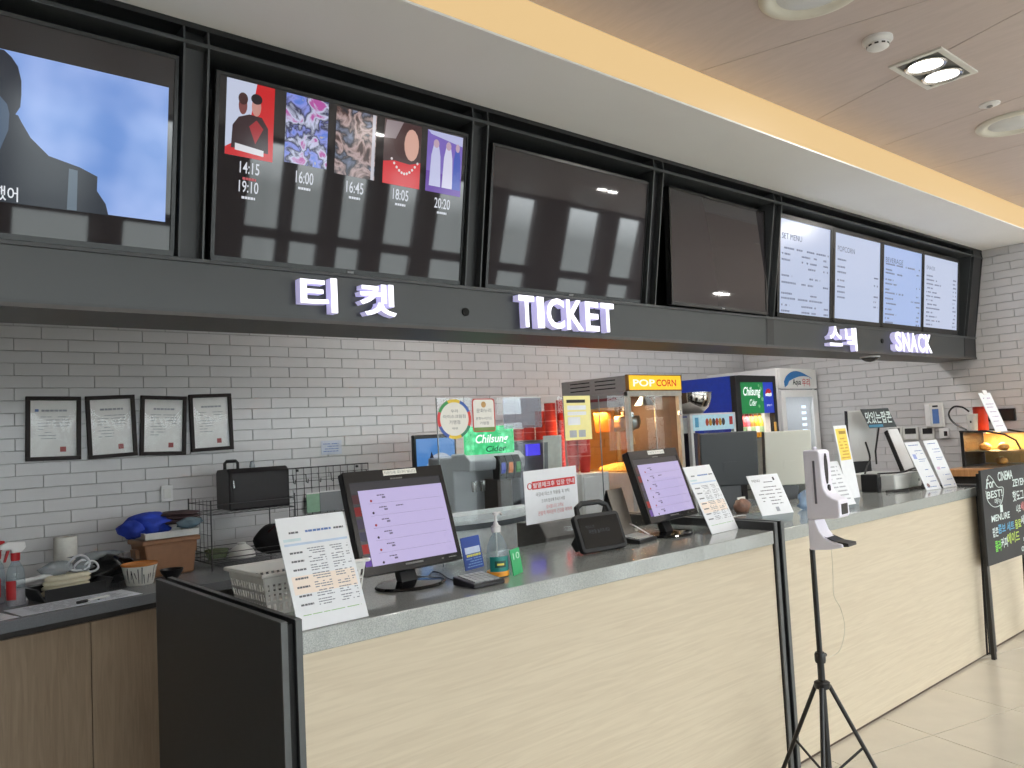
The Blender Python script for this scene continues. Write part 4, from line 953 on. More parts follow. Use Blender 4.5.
# clear partition with its stickers and sheets
PY = 2.42
a = onY(436, 398, PY); b = onY(598, 392, PY)
pt = thing('acrylic_partition', 'tall clear acrylic screen standing on the ticket counter', 'partition', ((a.x + 3.05) / 2, PY, TOP))
hw = (3.05 - a.x) / 2; seam = b.x - pt.location.x; hh = a.z - TOP
MB().box(-hw, seam - .001, -.002, .002, .004, hh).build('clear_sheet', screen_acrylic, pt); MB().box(seam + .001, hw, -.002, .002, .004, hh).build('clear_sheet', screen_acrylic, pt)
for x in (-hw + .06, seam - .02, hw - .08): MB().prism([(-.07, 0), (.07, 0), (.07, .004), (.004, .05), (-.004, .05), (-.07, .004)], x - .002, x + .002, 'x').build('foot_bracket', clear, pt)
MB().box(-hw - .001, -hw + .0015, -.0025, .0025, .004, hh).box(seam - .001, seam + .001, -.0025, .0025, .004, hh).build('sheet_edge', mat('acrylic_edge', (150, 160, 160), .2), pt)
def onpart(name, label, cat, p0, p1, dy=-.0045):
    a, b = onY(*p0, PY), onY(*p1, PY); t = thing(name, label, cat, ((a.x + b.x) / 2, PY + dy, (a.z + b.z) / 2)); return t, abs(b.x - a.x), abs(b.z - a.z)
t, w, h = onpart('round_sticker', 'oval sticker with a rainbow rim on the clear screen', 'sticker', (437.5, 440), (469.5, 399))
MB().add([(0, 0, 0)] + [(.5 * w * .86 * cos(2 * pi * k / 40), 0, .5 * h * .86 * sin(2 * pi * k / 40)) for k in range(40)], [(0, (k + 1) % 40 + 1, k + 1) for k in range(40)]).build('sticker_face', paperw, t)
cols = [(226, 196, 60), (60, 150, 80), (214, 60, 60), (60, 90, 170), (226, 196, 60), (60, 130, 100), (214, 70, 60), (60, 100, 180)]
for i, c_ in enumerate(cols):
    mb = MB(); n = 6; q0 = pi / 2 - pi / 8 + i * pi / 4
    for k in range(n):
        A, B_ = q0 + pi / 4 * k / n, q0 + pi / 4 * (k + 1) / n
        mb.quad(*[(.5 * w * r * cos(q), -.0003, .5 * h * r * sin(q)) for r, q in ((.84, A), (1, A), (1, B_), (.84, B_))])
    mb.build('rim_segment', mat('rim_%d_%d_%d' % c_, c_, .5), t, recalc=False)
mb = MB(); text(mb, '우리', -w * .10, w * .10, h * .16, h * .24, -.0006); text(mb, '아이스크림점', -w * .33, w * .33, h * .02, h * .11, -.0006); text(mb, '가맹점', -w * .16, w * .16, -h * .13, -h * .03, -.0006); text(mb, '제로', -w * .09, w * .09, -h * .26, -h * .21, -.0006)
tag(mb.build('sticker_text', ink, t, recalc=False), kind='stuff')
t, w, h = onpart('rounded_sticker', 'tall rounded white sticker with a green lower edge on the clear screen', 'sticker', (472.5, 432.5), (493.5, 398.5))
def rrect(w, h, r, n=5):
    P = []
    for cx_, cz_, q in ((w / 2 - r, h / 2 - r, 0), (-w / 2 + r, h / 2 - r, pi / 2), (-w / 2 + r, -h / 2 + r, pi), (w / 2 - r, -h / 2 + r, 3 * pi / 2)):
        P += [(cx_ + r * cos(q + pi / 2 * k / n), cz_ + r * sin(q + pi / 2 * k / n)) for k in range(n + 1)]
    return P[::-1]
MB().poly(rrect(w, h, .012), 0).build('red_border', mat('sticker_red', (190, 66, 58), .5), t)
MB().poly(rrect(w * .9, h * .94, .011), -.0004).build('sticker_face', paperw, t); MB().flat(-w * .45, w * .45, -h * .47, -h * .36, -.0007).build('green_edge', mat('sticker_green', (110, 140, 66), .5), t, recalc=False)
mb = MB(); text(mb, '문화누리', -w * .32, w * .32, h * .08, h * .20, -.0008); text(mb, '문화누리카드', -w * .36, w * .36, -h * .14, -h * .05, -.0008); text(mb, '가맹점', -w * .2, w * .2, -h * .28, -h * .19, -.0008); tag(mb.build('sticker_text', ink, t, recalc=False), kind='stuff')
MB().poly([(p[0], p[1] + h * .32) for p in [(.012 * cos(2 * pi * k / 14), .012 * sin(2 * pi * k / 14)) for k in range(14)]], -.0008).build('emblem', mat('emblem_gold', (190, 150, 90), .5), t)
a, b = onY(523, 468.5, PY), onY(578, 519, PY)
t = thing('notice_sheet', 'white notice with a red heading taped to the clear screen', 'notice', ((a.x + b.x) / 2 + .0, PY - .0045, (a.z + b.z) / 2)); w, h = .298, .214
t.rotation_euler = (0, RD(-1.2), 0)
MB().box(-w / 2, w / 2, 0, .0008, -h / 2, h / 2).build('sheet', paper, t)
MB().flat(-w * .36, w * .46, h * .14, h * .29, -.0004).build('red_banner', inkr, t, recalc=False)
text(MB(), '발열체크후 입장 안내', -w * .34, w * .44, h * .165, h * .265, -.0008, bold=.01).build('banner_text', paper, t, recalc=False)
MB().tube([(-w * .40 + .012 * cos(2 * pi * k / 16), -.001, h * .21 + .012 * sin(2 * pi * k / 16)) for k in range(16)], .0018, 5, closed=True).build('warning_ring', inkr, t)
mb = MB(); text(mb, '극장내 마스크 착용을 꼭 부탁', -w * .30, w * .34, h * .0, h * .075, -.0004); text(mb, '드리며 협조해 주시기 바랍', -w * .2, w * .24, -h * .13, -h * .06, -.0004); tag(mb.build('notice_text', inkd, t, recalc=False), kind='stuff')
mb = MB(); text(mb, '감사합니다 고객님', -w * .12, w * .20, -h * .25, -h * .18, -.0004); text(mb, '관람객 여러분의 건강을 위하여', -w * .28, w * .36, -h * .36, -h * .28, -.0004); tag(mb.build('red_text', mat('soft_red_ink', (206, 96, 104), .6), t, recalc=False), kind='stuff')
a, b = onY(562.5, 396, PY), onY(591.5, 439, PY)
t = thing('notice_sheet', 'yellow and white notice sheet taped high on the clear screen', 'notice', ((a.x + b.x) / 2, PY - .0045, (a.z + b.z) / 2)); w, h = abs(b.x - a.x), abs(a.z - b.z)
MB().box(-w / 2, w / 2, 0, .0008, -h / 2, h / 2).build('sheet', mat('yellow_sheet', (240, 230, 158), .6, var=.02), t)
MB().flat(-w * .40, w * .30, h * .34, h * .41, -.0004).build('heading_bar', inkd, t, recalc=False)
for r, (z0, z1_) in enumerate(((.18, .28), (.06, .14), (-.16, .02))): MB().flat(-w * .38, w * (.32 if r < 2 else .08), h * z0, h * z1_, -.0004).build('white_box', paper, t, recalc=False)
for r, x in enumerate((-.34, .0)): MB().flat(w * x, w * (x + .26), -h * .44, -h * .28, -.0004).build('picture_box', mat('picture_grey', (170, 174, 180), .6), t, recalc=False)
a, b = onY(503.5, 429, PY + .01), onY(540, 396.5, PY + .01)
t = thing('plastic_sleeve', 'cloudy clear plastic sleeve stuck to the back of the clear screen', 'sleeve', ((a.x + b.x) / 2, PY + .006, min(a.z, b.z))); w, h = abs(b.x - a.x) / 2, abs(b.z - a.z)
MB().box(-w, w, 0, .001, 0, h).build('sheet', glass('sleeve_film', (214, 216, 226), clear=.8), t); B(t, 'top_seam', MATS['milky_plastic'], -w, w, -.0005, 0, h - .006, h)

# rugged tablet with handle
t = thing('tablet_with_handle', 'black tablet in a thick case with a carrying handle', 'tablet', (2.278, 2.155, TOP + .0085), -4, 20.5)
w, h = .236, .150
MB().prism(rrect(w, h, .018), -.004, .022, 'y')
mb = MB().prism([(p[0], p[1] + h / 2) for p in rrect(w, h, .018)], 0, .024, 'y'); mb.build('case', mat('rubber_black', (24, 25, 27), .55), t, bevel=.004)
MB().prism([(p[0], p[1] + h / 2) for p in rrect(w - .03, h - .03, .006)], -.002, 0, 'y').build('screen', mat('tablet_glass', (22, 24, 25), .05), t)
s = t.children[1]; mb = MB(); text(mb, '키오스크', -.075, -.03, .092, .104, -.0024); text(mb, '화면을 눌러주세요', -.065, .045, .070, .086, -.0024)
mb.build('screen_text', glow('tablet_text', (120, 132, 140), .35), s, recalc=False)
MB().tube([(-.085, .012, h - .004), (-.078, .014, h + .030), (-.045, .016, h + .046), (.045, .016, h + .046), (.078, .014, h + .030), (.085, .012, h - .004)], .011, 8).build('handle', MATS['rubber_black'], t, smooth=True)
for s_ in (-1, 1): MB().prism([(.022, .02), (.06, .02), (.075, .055), (.024, .085)], s_ * .095 - .012, s_ * .095 + .012, 'x').build('stand_wing', MATS['rubber_black'], t, bevel=.004)

# folded board sign behind the second monitor
a = onZ(632, 536, TOP)
t = thing('folded_price_board', 'dark folded desk sign with a pale face beside the second monitor', 'desk sign', (2.565, 2.365, TOP), 18)
for s_, m_ in ((-1, mat('taupe_board', (150, 140, 130), .5)), (1, black)): MB().prism([(s_ * .055, 0), (s_ * .058, .003), (s_ * .004, .215), (s_ * .0005, .215)], -.075, .075, 'x').build('board_leaf', m_, t)
MB().box(-.078, -.074, -.05, .05, .0, .006).build('base_bar', black, t)
cable('white cable looping beside the tablet', smooth_pts([cz(626, 528), (2.62, 2.33, TOP + .06), (2.68, 2.28, TOP + .012), cz(650, 533), cz(672, 531)]), .003, white)

# receipt printer on the staff desk
t = thing('receipt_printer', 'grey receipt printer behind the clear screen', 'printer', (2.47, 2.70, .731)); 
MB().prism([(-.10, 0), (.10, 0), (.10, .36), (-.06, .36), (-.10, .30)], -.10, .10, 'x').build('body', mat('printer_grey', (112, 108, 106), .45), t, bevel=.006)
B(t, 'paper_slot', mat('hole_black', (4, 4, 4), .9), -.075, .075, -.102, -.098, .255, .275); MB().box(-.04, .04, -.125, -.098, .262, .264).build('receipt_paper', paper, t); B(t, 'front_band', black, -.10, .10, -.103, -.10, .18, .23)
# white block with a curved front and a grey band
t = thing('white_curved_block', 'white curved block behind the clear screen', 'ice bin', (2.36, 3.17, .0))
arc = [(.36 * cos(q) * 1.05, -.20 * sin(q)) for q in [pi * k / 16 for k in range(17)]]
MB().prism(arc, .02, 1.10, 'z').build('curved_body', mat('cool_white', (238, 245, 250), .25), t, smooth=True)
MB().prism([(p[0] * 1.02, p[1] * 1.03) for p in arc], 1.06, 1.085, 'z').build('grey_band', mat('band_grey', (96, 104, 112), .3), t, smooth=True); MB().prism([(p[0] * .97, p[1] * .95) for p in arc], 1.10, 1.125, 'z').build('lid', MATS['cool_white'], t, smooth=True)
B(t, 'foot_plinth', blackm, -.33, .33, -.12, -.002, 0, .02)

# ================================================================== DRINKS, CUPS, POPCORN
# portrait display
t = thing('portrait_display', 'black framed upright display with a blue picture behind the near monitor', 'display', (2.93, 4.22, WT), 2)
w, h = .34, .645
MB().box(-w / 2, w / 2, 0, .03, 0, h).build('case', black, t, bevel=.006)
s = MB().box(-w / 2 + .018, w / 2 - .018, -.0015, 0, .03, h - .025).build('screen', glow('sky_blue_screen', (86, 144, 214), .75), t)
def P2(u, v): return (-w / 2 + .018 + (w - .036) * u, .03 + (h - .055) * v)
MB().poly([P2(*p) for p in oval(.62, .62, .40, .22, 28)], -.0020).build('pale_disc', glow('px_196_206_224', (196, 206, 224), .7), s, recalc=False)
MB().poly([P2(*p) for p in oval(.60, .60, .32, .19, 28)], -.0023).build('red_disc', glow('px_110_50_52', (110, 50, 52), .7), s, recalc=False)
MB().poly([P2(*p) for p in ((.20, .45), (.30, .74), (.38, .86), (.47, .74), (.60, .62), (.80, .45))], -.0026).build('dark_peak', glow('px_36_30_40', (36, 30, 40), .7), s, recalc=False)
MB().prism([(-.03, 0), (.12, 0), (.12, .012), (.03, .02), (.03, .16), (.028, .16)], -.10, .10, 'x').build('stand', black, t)
# soda dispenser
DX, DY = 2.955, 3.70
t = thing('soda_dispenser', 'grey drinks dispenser under a glowing green sign', 'drinks dispenser', (DX, DY, WT))
gry = mat('dispenser_grey', (166, 171, 176), .3, var=.02); gryd = mat('dispenser_taupe', (66, 57, 53), .3)
MB().box(-.20, .22, -.10, .36, 0, .07).build('drip_base', steel, t, bevel=.006)
MB().box(-.20, .22, .10, .36, .07, .50).build('column', gry, t, bevel=.01)
MB().prism([(-.06, .42), (.12, .42), (.12, .52), (-.02, .52), (-.07, .48)], -.20, .22, 'x').build('head', gry, t, bevel=.008)
MB().box(.02, .14, -.03, .10, .07, .36).build('center_column', gryd, t, bevel=.006)
for k, c_ in enumerate(((50, 70, 170), (206, 120, 60), (60, 140, 70))):
    x = .018 + .058 * k; v = MB().prism([(-.085, .36), (-.03, .36), (-.03, .50), (-.075, .50), (-.100, .45)], x - .027, x + .027, 'x').build('valve', black, t, bevel=.003)
    MB().prism([(-.104, .415), (-.094, .395), (-.093, .395), (-.102, .458)], x - .015, x + .015, 'x').build('flavour_badge', mat('badge_%d' % k, c_, .4, emit=c_, estr=.25), v)
for x in (-.15, -.09): MB().lathe([(.016, .30), (.02, .34), (.02, .36), (.012, .36)], (x, -.03, 0), 14).build('nozzle', chrome, t, smooth=True)
for k in range(7): B(t, 'drip_slat', chrome, -.18, .20, -.095 + .028 * k, -.083 + .028 * k, .07, .075)
a, b = onY(465.5, 455.5, DY - .02), onY(512.5, 426, DY - .02)
sg = MB().box(a.x - DX, b.x - DX, -.03, -.005, a.z - WT - .01, b.z - WT + .006).build('lit_sign', mat('green_lightbox', (20, 60, 40), .3, var=0, emit=(44, 196, 120), estr=1.35), t, bevel=.006)
gm_ = MATS['green_lightbox']; n_ = gm_.node_tree.nodes; vo = n_.new('ShaderNodeTexVoronoi'); vo.inputs['Scale'].default_value = 22; cr = n_.new('ShaderNodeValToRGB'); cr.color_ramp.elements[0].color = lin((90, 226, 160)); cr.color_ramp.elements[1].color = lin((22, 172, 96)); cr.color_ramp.elements[1].position = .5
tcn = n_.new('ShaderNodeTexCoord'); gm_.node_tree.links.new(tcn.outputs['Object'], vo.inputs[0]); gm_.node_tree.links.new(vo.outputs[0], cr.inputs[0]); gm_.node_tree.links.new(cr.outputs[0], n_['Principled BSDF'].inputs['Emission Color'])
x0, x1, z0, z1_ = a.x - DX, b.x - DX, a.z - WT, b.z - WT
text(MB(), 'Chilsung', x0 + .06, x1 - .06, z0 + .050, z0 + .115, -.0312, bold=.02, shear=.25).build('brand_script', glow('px_sign_white', (245, 255, 250), 1.2), sg, recalc=False)
text(MB(), 'Cider', x0 + .14, x1 - .07, z0 + .012, z0 + .046, -.0312, bold=.015, shear=.25).build('brand_script', glow('px_sign_dark', (20, 110, 70), .6), sg, recalc=False)
# coffee machine with blue display
t = thing('coffee_machine', 'grey coffee machine with a small blue display behind the notice', 'coffee machine', (3.40, 3.88, WT))
MB().box(-.17, .13, -.12, .30, 0, .56).build('body', mat('machine_grey', (108, 112, 122), .35), t, bevel=.012)
B(t, 'dispense_bay', mat('bay_dark', (54, 58, 64), .4), -.13, .05, -.125, -.118, .10, .36)
a, b = onY(526.5, 456, 3.75), onY(540, 443.5, 3.75)
s = MB().box(a.x - 3.40, b.x - 3.40, -.128, -.122, a.z - WT, b.z - WT).build('display', glow('violet_display', (84, 74, 240), 1.0), t)
B(t, 'top_tray', steel, -.16, .12, -.10, .28, .56, .575, bevel=.004)
for k in range(3): B(t, 'button', white, .07, .105, -.127, -.12, .36 + .05 * k, .385 + .05 * k, bevel=.002)
t = thing('white_leaflet_rack', 'pale leaflet holder leaning beside the coffee machine', 'leaflet holder', (3.445, 3.70, WT), 0, -3)
MB().box(-.075, .075, 0, .012, 0, .60).build('back_board', mat('pale_green_board', (206, 210, 200), .5), t); B(t, 'edge_strip', mat('grey_strip', (120, 126, 128), .5), -.075, -.045, -.001, 0, .38, .56); B(t, 'pocket', offwhite, -.07, .07, -.012, 0, 0, .22, bevel=.003)
# red cup stacks
t = thing('cup_cabinet', 'low white storage box under the right hand cup stacks', 'storage box', (3.655, 3.66, WT)); B(t, 'box_body', offwhite, -.125, .125, -.14, .14, 0, .35, bevel=.004); B(t, 'box_door', white, -.11, .11, -.146, -.14, .02, .33, bevel=.002)
redc = mat('red_paper_cup', (206, 52, 40), .5, var=.12, scale=14); redw = mat('cup_rim_pale', (226, 132, 120), .5)
def cups(label, x, y, n, r=.041, z0=0):
    t = thing('paper_cup_stack', label, 'cup stack', (x, y, WT + z0), group='stacks of red paper cups')
    for k in range(n):
        z = .013 * k * 1.9
        MB().lathe([(r * .72, z), (r * .74, z + .002), (r * 1.0, z + .105), (r * .97, z + .105)] if k == n - 1 or k == 0 else [(r * .93, z + .078), (r, z + .105), (r * .97, z + .105)], n=18).build('cup', redc, t, smooth=True)
        MB().lathe([(r, z + .103), (r * 1.04, z + .106), (r, z + .109)], n=18).build('cup_rim', redw if k % 3 == 0 else redc, t.children[-1] if False else t, smooth=True)
for i, (px_, n, y) in enumerate(((518, 23, 4.34), (529, 24, 4.36), (541, 28, 4.30), (551, 30, 4.16), (563, 31, 4.20), (572, 10, 3.72), (583, 8, 3.64))):
    ord_ = ('leftmost', 'second', 'third', 'fourth', 'fifth', 'sixth', 'rightmost')[i]
    cups(('%s stack of red paper cups left of the popcorn machine' % ord_) if i in (0, 6) else ('%s stack of red paper cups counted from the drinks dispenser' % ord_), onY(px_, 430, y).x, y, n, z0=.351 if i > 4 else 0)

# popcorn machine
PXm, PYm = 4.265, 3.50
hw, dp = .285, .62
t = thing('popcorn_machine', 'glass popcorn machine with a glowing yellow sign', 'popcorn machine', (PXm, PYm, WT))
pg = mat('popcorn_grey', (134, 132, 132), .4); cf = mat('cream_frame', (214, 206, 192), .4)
Z1, Z2, Z3 = .33, .865, .975          # deck, top of glass, top of sign (over the worktop)
MB().box(-hw, hw, 0, dp, 0, Z1).build('base_cabinet', mat('popcorn_base', (196, 194, 192), .4), t, bevel=.006)
B(t, 'base_door', cf, -hw + .03, hw - .03, -.006, 0, .03, Z1 - .04, bevel=.002)
MB().box(-hw, hw, .012, dp, Z2, Z3 - .004).build('hood', pg, t, bevel=.003)
for k in range(3):
    for j in range(2): MB().box(-hw - .001, -hw + .001, .10 + .24 * j, .29 + .24 * j, Z2 + .025 + .027 * k, Z2 + .032 + .027 * k).build('vent_slot', MATS['hole_black'], t)
for s_ in (-1, 1):
    for yb in (0, dp - .03): MB().box(s_ * hw - (.03 if s_ > 0 else 0), s_ * hw + (.03 if s_ < 0 else 0), yb, yb + .03, Z1, Z2).build('corner_frame', cf if yb == 0 else pg, t)
B(t, 'front_lintel', cf, -hw, hw, -.004, .03, Z2 - .035, Z2, bevel=.002); B(t, 'side_stripe', mat('maroon_stripe', (112, 36, 44), .5), -hw - .002, -hw, .10, .50, Z2 - .055, Z2 - .035); B(t, 'side_lintel', pg, -hw, -hw + .012, .03, dp - .03, Z2 - .10, Z2)
MB().box(-hw - .003, -hw + .003, .03, dp - .03, Z1, Z2 - .10).build('side_glass', amber, t); MB().box(hw - .006, hw + .003, .03, dp - .03, Z1, Z2).build('side_panel', mat('warm_inner_panel', (112, 86, 68), .4), t)
MB().box(-hw + .03, -.004, .010, .014, Z1 + .01, Z2 - .035).build('door_glass', screen_acrylic, t); MB().box(.004, hw - .03, .010, .014, Z1 + .01, Z2 - .035).build('door_glass', screen_acrylic, t)
B(t, 'door_seam', chrome, -.004, .004, .006, .016, Z1, Z2 - .035); 
for s_ in (-1, 1): B(t, 'door_hinge', chrome, s_ * (hw - .03) - .012, s_ * (hw - .03) + .012, -.006, .006, Z2 - .17, Z2 - .14)
MB().box(-hw + .02, hw - .02, dp - .012, dp - .006, Z1, Z2 - .1).build('back_glass', amber, t)
sg = MB().box(-hw + .012, hw - .012, -.012, .012, Z2 + .008, Z3 - .006).build('lit_sign', glow('popcorn_yellow', (255, 200, 40), 1.15, .4), t); 
MB().box(-hw, hw, -.010, .012, Z2, Z2 + .010).box(-hw, hw, -.010, .012, Z3 - .008, Z3).box(-hw, -hw + .012, -.010, .012, Z2, Z3).box(hw - .012, hw, -.010, .012, Z2, Z3).build('sign_frame', mat('brown_sign_frame', (140, 96, 48), .4), t)
text(MB(), 'POP', -hw + .05, -.01, Z2 + .030, Z2 + .078, -.0124, bold=.02).build('sign_word', glow('sign_pale', (255, 248, 226), 1.2), sg, recalc=False); text(MB(), 'CORN', .005, hw - .065, Z2 + .030, Z2 + .078, -.0124, bold=.02).build('sign_word', glow('sign_red', (224, 74, 40), .9), sg, recalc=False)
kt = MB().lathe([(.07, .0), (.115, .02), (.125, .06), (.12, .10), (.115, .105), (.02, .11)], (-.03, .28, Z1 + .27), 28).build('kettle', steel, t, smooth=True)
MB().cyl((-.03, .28, Z1 + .37), (-.03, .28, Z2), .012, 10).build('kettle_hanger', chrome, kt); MB().cyl((-.15, .28, Z1 + .33), (-.22, .24, Z1 + .33), .008, 8).build('kettle_handle', black, kt)
MB().lathe([(.03, 0), (.075, -.06), (.070, -.06), (.026, -.002)], (.12, .20, Z2 - .03), 20).build('heat_lamp_shade', steel, t, smooth=True)
MB().blob((.02, .33, Z1 + .0), (.20, .20, .05), n=40, mth=16, amp=.12, seed=61, flatz=Z1 + .001).build('popcorn_heap', mat('popcorn', (236, 208, 150), .8, var=.25, scale=60, bump=.6), t, smooth='all'); tag(t.children[-1], kind='stuff')
B(t, 'inner_deck', steel, -hw + .03, hw - .03, .03, dp - .03, Z1, Z1 + .004); B(t, 'price_card', paperw, -.07, .01, .006, .009, Z1 + .06, Z1 + .13)
MB().tube([(-.20, .06, Z2 - .12), (-.20, .06, Z1 + .25), (-.19, .05, Z1 + .18)], .012, 8).build('scoop_handle', mat('tan_scoop', (196, 150, 96), .5), t, smooth=True)
for nm, lc, e in (('machine_light', (0, .30, Z2 - .03), 7), ('machine_light', (-.20, .33, Z2 - .13), 11)):
    ld = bpy.data.lights.new(nm, 'AREA'); ld.size = .22; ld.energy = e; ld.color = (1, .75, .47); lo = bpy.data.objects.new(nm, ld); COL.objects.link(lo); lo.parent = t; lo.location = lc
t = thing('scoop_bag', 'tan paper bag hanging inside the side of the popcorn machine', 'paper bag', (PXm - hw + .02, PYm + .26, WT + .60))
MB().prism([(-.07, 0), (.07, 0), (.085, .15), (-.085, .15)], .004, .04, 'x').build('bag_body', mat('tan_bag', (214, 170, 112), .6), t, bevel=.004); MB().tube([(.022, -.05, .15), (.022, -.03, .19), (.022, .03, .19), (.022, .05, .15)], .004, 6).build('bag_handle', MATS['tan_bag'], t)

# food warmer with steel bowl
FX0, FX1 = 4.635, 5.19
t = thing('food_warmer', 'white framed snack warmer with a pale blue picture strip', 'food warmer', ((FX0 + FX1) / 2, 3.50, WT)); fw = (FX1 - FX0) / 2; FH = .70
for s_ in (-1, 1):
    for y in (0, .38): B(t, 'corner_post', white, s_ * fw - (.028 if s_ > 0 else 0), s_ * fw + (.028 if s_ < 0 else 0), y, y + .028, 0, FH, bevel=.002)
B(t, 'top_plate', white, -fw, fw, 0, .41, FH - .012, FH, bevel=.002)
hd = B(t, 'picture_strip', mat('pale_blue_strip', (186, 218, 228), .35, emit=(170, 210, 224), estr=.25), -fw + .028, fw - .028, -.002, .02, FH - .125, FH - .012)
for k in range(6): MB().prism([(p[0] * .030 + (-.085 + .040 * k), p[1] * .028 + FH - .066) for p in oval(0, 0, .62, 1, 10)], -.004, -.002, 'y').build('snack_picture', mat('snack_pic_%d' % (k % 3), ((186, 64, 30), (206, 150, 40), (60, 40, 50))[k % 3], .5), hd)
B(t, 'red_tab', inkr, fw - .085, fw - .045, -.004, -.002, FH - .09, FH - .03); B(t, 'blue_tab', mat('tab_blue', (90, 170, 210), .5), -fw + .05, -fw + .09, -.004, -.002, FH - .10, FH - .03)
B(t, 'back_sheet', offwhite, -fw + .02, fw - .02, .385, .40, .05, FH - .02); B(t, 'shelf', steel, -fw + .02, fw - .02, .03, .38, .30, .31); B(t, 'shelf', steel, -fw + .02, fw - .02, .03, .38, .06, .07)
MB().box(-fw + .16, fw - .03, .004, .008, .08, FH - .13).build('front_glass', clear, t); B(t, 'side_pack', mat('dark_blue_pack', (46, 48, 70), .5), -fw + .03, -fw + .15, .04, .20, .312, .56, bevel=.008)
for k in range(4): B(t, 'stock_pack', mat('stock_%d' % k, ((190, 120, 130), (160, 168, 164), (120, 160, 140), (186, 180, 190))[k], .5), -fw + .19 + .08 * k, -fw + .25 + .08 * k, .10, .24, .312, .46 + .03 * (k % 2), bevel=.006)
t = thing('steel_mixing_bowl', 'shiny steel mixing bowl on top of the food warmer', 'bowl', (4.86, 3.66, WT + FH))
MB().lathe([(.075, 0), (.085, .003), (.135, .05), (.155, .11), (.158, .15), (.165, .152), (.165, .156), (.152, .154), (.148, .11), (.128, .054), (.08, .010)], n=40).build('bowl_wall', mat('mirror_steel', (200, 196, 190), .10, metal=1, var=.03), t, smooth=True); MB().lathe([(.158, .150), (.168, .153), (.158, .157)], n=40).build('rolled_rim', chrome, t, smooth=True)

# ------------------------------------------------------------------ fridges
FX0, FX1, FY, FT = 5.650, 6.260, 3.80, 1.878
t = thing('drinks_fridge', 'blue sided glass door drinks fridge with a green header', 'fridge', ((FX0 + FX1) / 2, FY, 0)); fw = (FX1 - FX0) / 2
blu = mat('royal_blue_panel', (20, 58, 176), .35)
MB().box(-fw, -fw + .03, .04, .74, .06, FT).build('side_panel', blu, t, bevel=.003); MB().box(fw - .03, fw, .04, .74, .06, FT).build('side_panel', blu, t, bevel=.003)
MB().box(-fw + .03, fw - .03, .04, .74, FT - .03, FT).build('top_panel', black, t); MB().box(-fw + .03, fw - .03, .70, .74, .06, FT - .03).build('back_panel', mat('fridge_inner', (226, 222, 216), .4), t)
MB().box(-fw + .03, fw - .03, .05, .70, .06, .16).build('base', black, t); B(t, 'foot_plate', black, -fw, fw, .08, .70, 0, .06)
HZ = FT - .32
hd = MB().box(-fw + .07, .105, -.006, .04, HZ, FT - .055).build('green_header', mat('green_header', (20, 116, 62), .35, emit=(24, 128, 66), estr=.4), t)
text(MB(), 'Chilsung', -fw + .10, .05, HZ + .13, HZ + .225, -.0066, bold=.015, shear=.2).build('brand_script', glow('px_sign_white', (245, 255, 250), 1.2), hd, recalc=False); text(MB(), 'Cider', -fw + .19, -.01, HZ + .065, HZ + .12, -.0066, shear=.2).build('brand_script', MATS['px_sign_white'], hd, recalc=False)
mb = MB()
for x, z, r in ((.07, .21, .018), (.085, .12, .02), (.03, .06, .015), (.04, .235, .012)): mb.poly([(x + r * cos(2 * pi * k / 5 + .3), HZ + z + r * sin(2 * pi * k / 5 + .3)) for k in range(5)], -.0066)
tag(mb.build('star_print', glow('star_green', (130, 214, 140), .6), hd, recalc=False), kind='stuff')
h2 = MB().box(.105, fw - .045, -.006, .04, HZ, FT - .055).build('blue_header', mat('blue_header', (22, 52, 170), .35, emit=(28, 56, 180), estr=.4), t)
cx_, cz_, r = .185, HZ + .16, .05
def half(y0, y1): return [(cx_ + r * cos(q), cz_ + r * sin(q)) for q in [y0 + (y1 - y0) * k / 14 for k in range(15)]]
MB().poly(half(0, 2 * pi)[:-1], -.0064).build('emblem_white', mat('emblem_white', (238, 240, 244), .4, emit=(238, 240, 244), estr=.3), h2, recalc=False)
MB().poly(half(.35, pi - .05) + [(cx_ - r * .3, cz_ + r * .25), (cx_ + r * .3, cz_ + r * .15)], -.0068).build('emblem_red', mat('emblem_red', (196, 30, 44), .4), h2, recalc=False)
MB().poly(half(pi + .3, 2 * pi - .3) + [(cx_ + r * .3, cz_ - r * .35), (cx_ - r * .3, cz_ - r * .30)], -.0068).build('emblem_blue', mat('emblem_blue', (26, 60, 190), .4), h2, recalc=False)
text(MB(), 'pepsi', .15, .225, HZ + .055, HZ + .078, -.0066).build('brand_word', MATS['emblem_white'], h2, recalc=False)
MB().box(-fw, -fw + .07, -.01, .04, .12, FT).box(fw - .045, fw, -.01, .04, .12, FT).box(-fw + .07, fw - .045, -.01, .04, FT - .055, FT).box(-fw + .07, fw - .045, -.01, .04, .12, .20).build('door_frame', black, t, bevel=.003)
MB().box(-fw + .07, fw - .045, .004, .010, .20, HZ).build('door_glass', screen_acrylic, t)
B(t, 'door_handle', mat('gold_handle', (196, 160, 90), .3, metal=.6), fw - .075, fw - .055, -.028, -.01, HZ - .42, HZ - .08, bevel=.004)
B(t, 'inner_light_strip', glow('fridge_light', (255, 244, 226), 1.1), -fw + .035, -fw + .05, .06, .09, .22, HZ); B(t, 'inner_light_strip', MATS['fridge_light'], fw - .115, fw - .09, .06, .08, .22, HZ)
for s_ in (-1, 1): B(t, 'inner_lining', MATS['fridge_inner'], s_ * (fw - .0315) - .0015, s_ * (fw - .0315) + .0015, .05, .70, .16, FT - .04)
for z in (1.345, .92, .52): B(t, 'shelf', chrome, -fw + .035, fw - .035, .035, .68, z, z + .008)
ld = bpy.data.lights.new('fridge_lamp', 'AREA'); ld.size = .3; ld.energy = 3.5; ld.color = (1, .84, .74); lo = bpy.data.objects.new('fridge_lamp', ld); COL.objects.link(lo); lo.parent = t; lo.location = (0, .10, HZ - .02)
